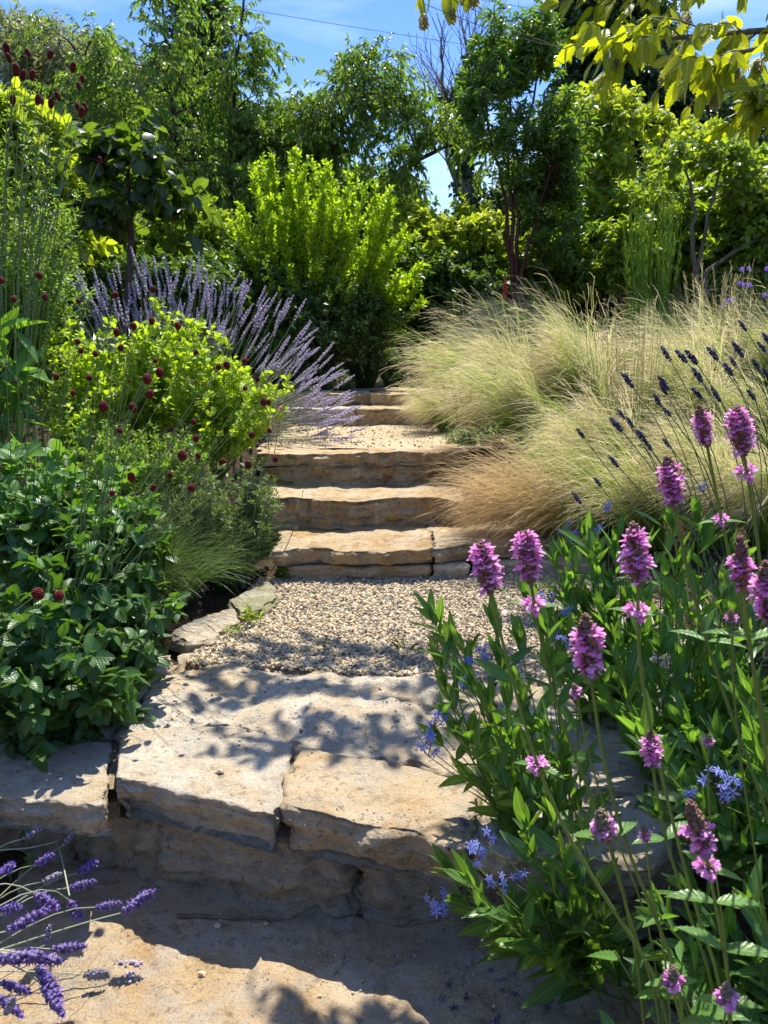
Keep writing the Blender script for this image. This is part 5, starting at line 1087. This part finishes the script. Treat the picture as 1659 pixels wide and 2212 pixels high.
bs = [bough([trunk[2], [1.8, 3.2, 2.8], [1.1, 3.4, 2.9], [.3, 3.5, 2.95], [-.1, 3.5, 2.9]], .022), bough([trunk[3], [1.7, 3.5, 3.1], [1.1, 3.8, 3.2], [.5, 3.9, 3.2], [.0, 3.9, 3.1]], .022), bough([trunk[2], [1.9, 2.6, 2.6], [1.4, 2.2, 2.4], [1.0, 1.9, 2.3]], .02), bough([trunk[3], [1.9, 3.7, 3.4], [1.5, 4.1, 3.5], [1.0, 4.3, 3.5]], .02)]
def hang(Q, m, L, lv, sz=.056):
    T = twigs(np.array([Q]), m, .25, 1.0, L, .7, .9, (-.3, -.15, 0), .25, 5); wo.tubes(T, np.linspace(.0025, .0012, 5)[None], 4)
    leaves(cr, T, lv, .1, L_HORN, sz, .75, .75, .35, upv=(0, -.2, 1)); return T
T1 = hang(b1, 20, .20, 8); T2 = hang(b2, 12, .15, 8); T3 = hang(b3, 11, .12, 7); T4 = hang(b4, 18, .22, 8)
T5 = twigs(np.array([b5]), 5, .85, 1, .12, .6, .9, (0, 0, -.3)); wo.tubes(T5, .0015, 4)
bs.append(bough([trunk[2], [1.5, 3.05, 2.8], [.8, 3.15, 2.85], [.05, 3.15, 2.8]], .02)); bs.append(bough([trunk[2], [1.5, 2.75, 2.5], [.85, 2.55, 2.5], [.2, 2.45, 2.48]], .02))
for Q in bs: hang(Q, 38, .46, 11, .085)
for (u, v, D) in ((905, 8, 2.0), (925, 5, 2.02), (912, 22, 2.0), (968, 12, 2.0), (980, 5, 2.0), (1010, -6, 2.0), (1000, -14, 2.0)):
    p = at(u, v - 22, D); leaves(cr, bez((p + np.array([0, 0, .03]))[None], p[None], (p + np.array([0, 0, .015]))[None], 3), 1, .8, L_HORN, .062, .2, 2.5, .3)
    wo.tubes(np.array([b5[-1], (b5[-1] + p) / 2 + np.array([0, 0, .02]), p])[None], .0012, 4)
# hop-like fruit clusters
FR = MB(); nfr = 34; i = np.arange(nfr); tt_ = (i + .5) / nfr; az = i * 2.4; rd = np.stack([np.cos(az), np.sin(az), 0 * az], 1)
d = nrm(rd * .55 + np.array([0, 0, -1.0])); FR.inst(t_leaf(3, .75, 'oval', .3, -.3), np.array([0, 0, 0]) - np.array([0, 0, .036]) * tt_[:, None] + rd * .0045, frames(d, rd), .016 * (np.sin(np.pi * (tt_ * .8 + .15))) ** .4)
FR.tubes(np.array([[[0, 0, .02], [0, 0, 0], [0, 0, -.03]]]), .0009, 4)
o = FR.build('hop_fruit', M['fl_hop']); HOP = o.data; bpy.data.objects.remove(o)
hops = [(913, 44, 2.0), (975, 32, 2.0), (1437, 165, 1.95), (1468, 195, 1.9), (1540, 215, 1.8), (1320, 135, 1.9), (1590, 160, 1.8), (1500, 150, 1.85), (1400, 120, 1.95), (1645, 140, 1.8), (1560, 60, 2.0), (1480, 40, 2.0), (1625, 205, 1.8), (1020, -4, 2.0)]
for u, v, D in hops:
    p = at(u, v - 16, D); o = bpy.data.objects.new('hop_fruit', HOP); C.objects.link(o); o.parent = t; o.location = Vector(p - g); o.rotation_euler = (.15 * rng.normal(), .15 * rng.normal(), rng.random() * 6); o.scale = (.9,) * 3
    al = np.concatenate([T1.reshape(-1, 3), T2.reshape(-1, 3), T3.reshape(-1, 3), T4.reshape(-1, 3), b5[-3:]]); q = al[np.linalg.norm(al - p, axis=1).argmin()]
    wo.tubes(np.array([q, (q + p) / 2, p + np.array([0, 0, .02])])[None], .0009, 3)
wo.build('trunk', M['bark_grey'], t, g); cr.build('foliage', M['lf_horn'], t, g)

# ================================================================== blue star plants (lance leaves, pale blue stars)
STAR = t_star(5)
def star_cluster(t, base, p, n=8, r=.024, s=.0100):
    st, f = MB(), MB(); e = p + rnd3(n) * r * (.4 + .6 * rng.random((n, 1))) * np.array([1, 1, .8]); z = nrm(e - p + np.array([0, -.02, .012]))
    A0 = np.repeat((p - np.array([0, 0, r * .8]))[None], n, 0); P = bez(A0, e, (A0 + e) / 2 + .2 * (e - p), 5); st.tubes(P, .0007, 3, mat=1)
    X = nrm(np.cross(z, rnd3(n))); R = np.stack([X, np.cross(z, X), z], 1); st.inst(STAR, e, R, s * (.8 + .4 * rng.random(n)), mat=0)
    st.build('flower_cluster', [M['fl_star'], M['bark_red']], t, base)
def blue_star(label, base, tips, flowers=(), lsz=.085, lm='lf_lance', n=15, lean=None):
    base = np.array(base); t = thing('blue_star_plant', label, 'flower plant', tuple(base), 'blue star plants with lance leaves'); st, lf = MB(), MB()
    k = len(tips); E = np.array([at(*q) for q in tips]); b0 = base + rng.normal(size=(k, 3)) * .05 * np.array([1, 1, 0])
    L = np.linalg.norm(E - b0, axis=1, keepdims=True); Cc = b0 * .5 + E * .5 + np.array([0, 0, -1.0]) * L * .10 + rnd3(k) * L * .05
    P = bez(b0, E, Cc, 12); st.tubes(P, np.linspace(.0028, .0011, 12)[None], 5)
    lsz *= 1.3; leaves(lf, P, n, .22, L_LANCE, lsz, .62, -.05, .55, prof=.55)
    tp = P[:, -2:]; leaves(lf, bez(P[:, -2], P[:, -1], P[:, -1], 3), 4, .4, L_LANCE, lsz * .6, .3, -.2, .5)
    for (u, v, D, m) in flowers:
        p = at(u, v, D); star_cluster(t, base, p, m); Q = E[np.linalg.norm(E - p, axis=1).argmin()] * .5 + base * .5
        st.tubes(np.array([Q, (Q + p) / 2 + np.array([0, 0, -.01]), p - np.array([0, 0, .02])])[None], .0009, 4)
    st.build('stems', M['stem_g'], t, base); lf.build('leaves', M[lm], t, base); return t
def jt(l, D, dd=.12, rep=1, j=16):
    return [(u + j * rng.normal() * (i > 0), v + j * rng.normal() * (i > 0), D + dd * (rng.random() - .5)) for u, v in l for i in range(rep)]
def gp_(u, v, D): p = at(u, v, D); return np.array([p[0], p[1], float(gz(p[0], p[1]))])
blue_star('blue star plant beside the gravel whose upright shoots reach the bottom step', gp_(1370, 1430, 2.05), jt([(1195, 1210), (1230, 1180), (1262, 1150), (1225, 1290), (1190, 1330), (1290, 1210), (1150, 1300), (1330, 1160), (1310, 1260), (1400, 1180), (1360, 1240), (1280, 1300)], 1.95, .2, 2),
          [(1240, 1158, 2.0, 6), (1222, 1140, 2.05, 5), (1287, 1142, 2.0, 6), (1195, 1295, 1.95, 5), (1222, 1322, 1.9, 6), (1316, 1090, 2.1, 4), (1522, 1050, 2.0, 4)], .085)
blue_star('blue star plant arching left over the gravel with its longest shoots', gp_(1290, 1600, 1.6), jt([(928, 1325), (950, 1345), (975, 1380), (945, 1420), (1000, 1400), (1010, 1460), (960, 1480), (1060, 1340), (1075, 1420), (1120, 1380), (1110, 1460), (1180, 1350), (1190, 1430), (1240, 1370), (1130, 1520), (1050, 1500)], 1.5, .16, 1),
          [(1012, 1430, 1.5, 6), (1000, 1470, 1.5, 6), (1040, 1410, 1.52, 5), (1180, 1290, 1.6, 5), (1215, 1385, 1.6, 5)], .082)
blue_star('blue star plant whose low shoots hang left over the landing stone', gp_(1330, 1640, 1.55), jt([(960, 1540), (975, 1575), (940, 1590), (1010, 1590), (1040, 1630), (1100, 1590), (1130, 1640), (1180, 1570)], 1.38, .14, 1),
          [(925, 1612, 1.34, 7), (940, 1552, 1.36, 6), (918, 1590, 1.34, 5)], .080)
blue_star('blue star plant at the foot of the ledge with hanging flower heads', on(1345, 2150, LOW), jt([(970, 1880), (1010, 1900), (1000, 1950), (1050, 1970), (1110, 1990), (1190, 1960), (1150, 1850), (1130, 1780), (1190, 1770), (1215, 1860), (1250, 1900), (1260, 1810), (1160, 1930)], 1.20, .12, 1),
          [(1030, 1850, 1.19, 6), (1045, 1800, 1.19, 3), (1072, 1905, 1.19, 6), (1105, 1880, 1.19, 3), (1140, 1895, 1.19, 3), (945, 1940, 1.19, 6), (952, 1965, 1.19, 5), (1020, 1835, 1.19, 6)], .080)
blue_star('dense blue star plant at the right behind the betony stems', gp_(1520, 1600, 1.75), jt([(1300, 1330), (1340, 1400), (1380, 1300), (1420, 1400), (1450, 1300), (1480, 1220), (1520, 1150), (1560, 1300), (1600, 1250), (1640, 1350), (1500, 1400), (1560, 1450), (1330, 1480), (1400, 1500), (1640, 1500), (1580, 1200), (1440, 1120)], 1.65, .3, 2), [], .085)
blue_star('dark blue star plant low at the right picture edge', gp_(1740, 1900, 1.35), jt([(1380, 1560), (1400, 1620), (1430, 1640), (1480, 1560), (1550, 1600), (1600, 1700), (1640, 1600), (1500, 1720), (1560, 1780), (1640, 1820), (1440, 1760), (1610, 1500)], 1.25, .3, 2),
          [(1550, 1685, 1.05, 6), (1568, 1715, 1.05, 6), (1602, 1700, 1.05, 3), (1500, 1708, 1.08, 3)], .08)
blue_star('shaded blue star plant at the bottom right corner', gp_(1800, 2150, 1.1), jt([(1430, 1960), (1500, 1920), (1560, 2000), (1620, 1950), (1460, 2080), (1540, 2120), (1640, 2100), (1420, 2150)], 1.05, .2, 2, 22), [], .07)

# ================================================================== betonies
FLO = t_floret(); BUD = t_spindle(5, ((0, .28), (.4, .42), (.85, .3), (1.0, .1)))
def bet_head(nm, L, R, prof):
    """prof 'full' open flowers all over, 'top' bare brown top, 'fade' mostly green calyces"""
    mm = MB(); n = 120
    spike_mesh(mm, (0, 0, 0), (0, 0, 1), L, R, n, BUD, 1.0, 0 if prof != 'fade' else 2, sizes=(.0075, .0100), whorls=9, shape='ov')
    mm.tubes(np.array([[[0, 0, -.002], [0, 0, L * .5], [0, 0, L * .93]]]), np.array([[.0045, .0042, .002]]), 6, mat=0)
    k, fr = {'full': (rng.integers(62, 84), (0.03, .92)), 'top': (rng.integers(50, 70), (.03, .70 + .1 * rng.random())), 'half': (rng.integers(34, 48), (0.03, .5 + .1 * rng.random())), 'fade': (26, (.1, .5))}[prof]
    spike_mesh(mm, (0, 0, 0), (0, 0, 1), L, R, k, FLO, 1.15, 1, sizes=(.0105, .0172), whorls=8 if prof != 'fade' else 4, frac=fr, shape='ov')
    o = mm.build(nm, [M['fl_core'], M['fl_bet'], M['fl_corel']]); me = o.data; bpy.data.objects.remove(o); return me
BH = {k: [bet_head('betony_head', l, r, k) for _ in range(3)] for k, l, r in (('full', .056, .012), ('top', .066, .012), ('half', .066, .012), ('fade', .042, .010))}
mm = MB(); spike_mesh(mm, (0, 0, 0), (0, 0, 1), .008, .01, 20, FLO, 1.35, 0, sizes=(.012, .015)); spike_mesh(mm, (0, 0, 0), (0, 0, 1), .008, .01, 14, BUD, 1.2, 1, sizes=(.006, .008)); o = mm.build('betony_whorl', [M['fl_bet'], M['fl_core']]); WH = o.data; bpy.data.objects.remove(o)
def betony(label, D, path, kind, hpx, whorls=(), leafv=(), tip=None, stem_r=.0026, rootu=1500, D1=None):
    """path: picture points from just below the head down to where the stem leaves the frame"""
    D1 = D1 or D + .10
    q = [at(u, v, D + (D1 - D) * i / max(1, len(path) - 1)) for i, (u, v) in enumerate(path)]
    root = at(rootu, 2330, D1 + .03); root[2] = float(gz(root[0], root[1])) - .02; pts = np.array([root] + q[::-1]); n = 26
    s_ = np.concatenate([[0], np.cumsum(np.linalg.norm(np.diff(pts, axis=0), axis=1))]); P = np.stack([np.interp(np.linspace(0, s_[-1], n), s_, pts[:, i]) for i in range(3)], 1)
    for _ in range(3): P[1:-1] = (P[:-2] + 2 * P[1:-1] + P[2:]) / 4
    base = root; t = thing('betony', label, 'flower', tuple(base), 'betonies with pink flower spikes'); st = MB(); st.tubes(P[None], np.linspace(stem_r * 1.25, stem_r * .8, n)[None], 6); st.build('stem', M['stem_g'], t, base)
    hd = tip if tip is not None else (path[0][0], path[0][1] - hpx); d = nrm(at(hd[0], hd[1], D) - q[0]); me = BH[kind][rng.integers(0, 3)]
    Lh = {'full': .056, 'top': .066, 'half': .066, 'fade': .042}[kind]; sc = (hpx * D / F_PX / .97) / Lh
    if kind: put_head(me, t, base, q[0] - d * .002, d, sc, 'flower_spike')
    lf = MB()
    def pair(p, T, sz, an=0.0, tpl=L_SERRL):
        for s in (0, math.pi):
            a = s + an; dd = nrm(np.array([math.cos(a), math.sin(a) * .9, .35]) + .1 * rng.normal(size=3)); lf.inst(tpl, p[None], frames(dd[None], np.array([[0, 0, 1.0]])), np.array([sz]))
    pair(q[0], d, .022 * sc, rng.random() * 3)
    for (u, v) in whorls:
        j = np.abs(np.array([((x - CAM) / x[1] * 1)[2] for x in P]) - (at(u, v, 1) - CAM)[2]).argmin(); x = P[j]; T = nrm(P[min(j + 1, n - 1)] - P[j - 1]); put_head(WH, t, base, x, T, sc * .95, 'flower_whorl'); pair(x, T, .036, rng.random() * 1.6 - .8)
    for (u, v, sz) in leafv:
        j = np.abs(np.array([((x - CAM) / x[1])[2] for x in P]) - (at(u, v, 1) - CAM)[2]).argmin(); pair(P[j], d, sz, rng.random() * 1.2 - .6, L_SERRL)
    lf.build('leaves', M['lf_serr2'], t, base)
betony('betony with a dense pink spike, furthest left of all, in front of the bottom step', .86, [(1058, 1275), (1075, 1350), (1110, 1480), (1152, 1640), (1215, 1790), (1320, 1960), (1430, 2120)], 'full', 112, [(1152, 1632)], tip=(1036, 1158), rootu=1520)
betony('betony second from the left with a frilly pink spike above the gravel', .88, [(1145, 1252), (1160, 1340), (1190, 1500), (1260, 1680), (1330, 1850), (1380, 2080)], 'full', 112, [(1160, 1340)], tip=(1132, 1138), rootu=1440)
betony('betony with a brown-tipped pink spike in the middle, lower than its neighbours', .80, [(1277, 1460), (1290, 1580), (1340, 1800), (1420, 1990), (1470, 2120)], 'top', 150, tip=(1262, 1312), rootu=1540)
betony('betony with a tall dark-tipped spike and a loose pink whorl below it', .84, [(1378, 1258), (1374, 1400), (1400, 1560), (1450, 1760), (1500, 1960), (1560, 2120)], 'top', 138, [(1370, 1330)], tip=(1368, 1122), rootu=1620)
betony('betony with a full pink spike just below the dark lavender heads', .92, [(1456, 1092), (1478, 1210), (1520, 1370), (1570, 1520), (1660, 1760)], 'top', 112, [], [(1520, 1400, .05)], tip=(1440, 980), rootu=1800)
betony('betony with a small dark pink spike at upper right, the higher of the top pair', 1.02, [(1527, 960), (1545, 1060), (1580, 1220), (1620, 1400), (1680, 1700)], 'top', 88, [(1548, 1130)], tip=(1508, 872), rootu=1860)
betony('betony with a bushy pink spike at the right edge below the feather grass', .98, [(1606, 978), (1620, 1050), (1640, 1200), (1680, 1500)], 'full', 100, [(1618, 1040)], tip=(1590, 880), rootu=1900)
betony('betony with a greenish faded spike tip near the right edge', .82, [(1605, 1270), (1620, 1400), (1650, 1600), (1700, 1900)], 'half', 120, [], [(1640, 1390, .055)], tip=(1598, 1152), rootu=1850)
betony('betony with a pink spike cut by the right picture edge', .78, [(1662, 1340), (1670, 1500), (1690, 1800)], 'top', 140, tip=(1652, 1195), rootu=1880)
betony('betony with a pale pink spike crossed by another stem', .88, [(1410, 1655), (1430, 1790), (1490, 1980), (1540, 2120)], 'top', 92, [], [(1430, 1800, .05)], tip=(1402, 1560), rootu=1600)
betony('betony with a large split pink spike low at the right', .76, [(1525, 1845), (1545, 1950), (1570, 2080), (1580, 2200)], 'half', 150, [(1540, 1890)], [(1560, 2060, .06), (1575, 1960, .055)], tip=(1480, 1702), rootu=1590)
betony('betony with a small pale bud spike on a thin stem between the taller ones', .9, [(1247, 1505), (1262, 1600), (1310, 1760), (1400, 1980)], 'fade', 36, tip=(1236, 1468), stem_r=.0016, rootu=1500)
betony('betony with a closed green bud spike at upper right', .86, [(1582, 1345), (1580, 1450), (1600, 1650), (1640, 1900)], 'fade', 34, tip=(1578, 1308), stem_r=.0016, rootu=1760)
betony('betony with a green bud spike beside the pale crossed one', .84, [(1530, 1612), (1528, 1700), (1540, 1850), (1570, 2050)], 'fade', 34, tip=(1533, 1578), stem_r=.0016, rootu=1640)
betony('betony with a long faded green spike above the bottom slab', .84, [(1312, 1815), (1335, 1900), (1380, 2040), (1420, 2160)], 'fade', 84, [], [(1312, 1800, .05)], tip=(1290, 1725), stem_r=.0018, rootu=1490)
betony('betony with a small green spike right of the long faded one', .84, [(1395, 1815), (1402, 1900), (1440, 2080)], 'fade', 42, tip=(1388, 1768), stem_r=.0016, rootu=1500)
betony('betony with a few pink florets low among the bottom right leaves', .80, [(1452, 2130), (1470, 2200), (1490, 2260)], 'fade', 60, [(1452, 2125)], [], tip=(1458, 2068), rootu=1520)
betony('betony with scattered pink florets at the bottom right corner', .72, [(1572, 2170), (1580, 2240), (1585, 2290)], 'fade', 66, [(1572, 2165)], [(1585, 2240, .06)], tip=(1568, 2104), rootu=1590)
mm = MB(); P = np.array([gp_(1640, 2250, .95)]); t = thing('betony_leaves', 'clump of grey green scalloped betony leaves at the bottom right', 'plant', tuple(P[0])); az = rng.random(34) * 6.28
E = P + np.stack([np.cos(az) * .22 * rng.random(34) - .04, np.sin(az) * .16 * rng.random(34), .06 + .40 * rng.random(34)], 1); Q = bez(np.repeat(P, 34, 0), E, (P + E) / 2 + np.array([0, 0, .06]), 6); mm.tubes(Q, .0014, 4)
lf = MB(); leaves(lf, Q, 2, .85, L_SERRL, .062, 1.0, .1, .7, lift=.1); mm.build('stems', M['stem_g'], t, P[0]); lf.build('leaves', M['lf_serr2'], t, P[0])
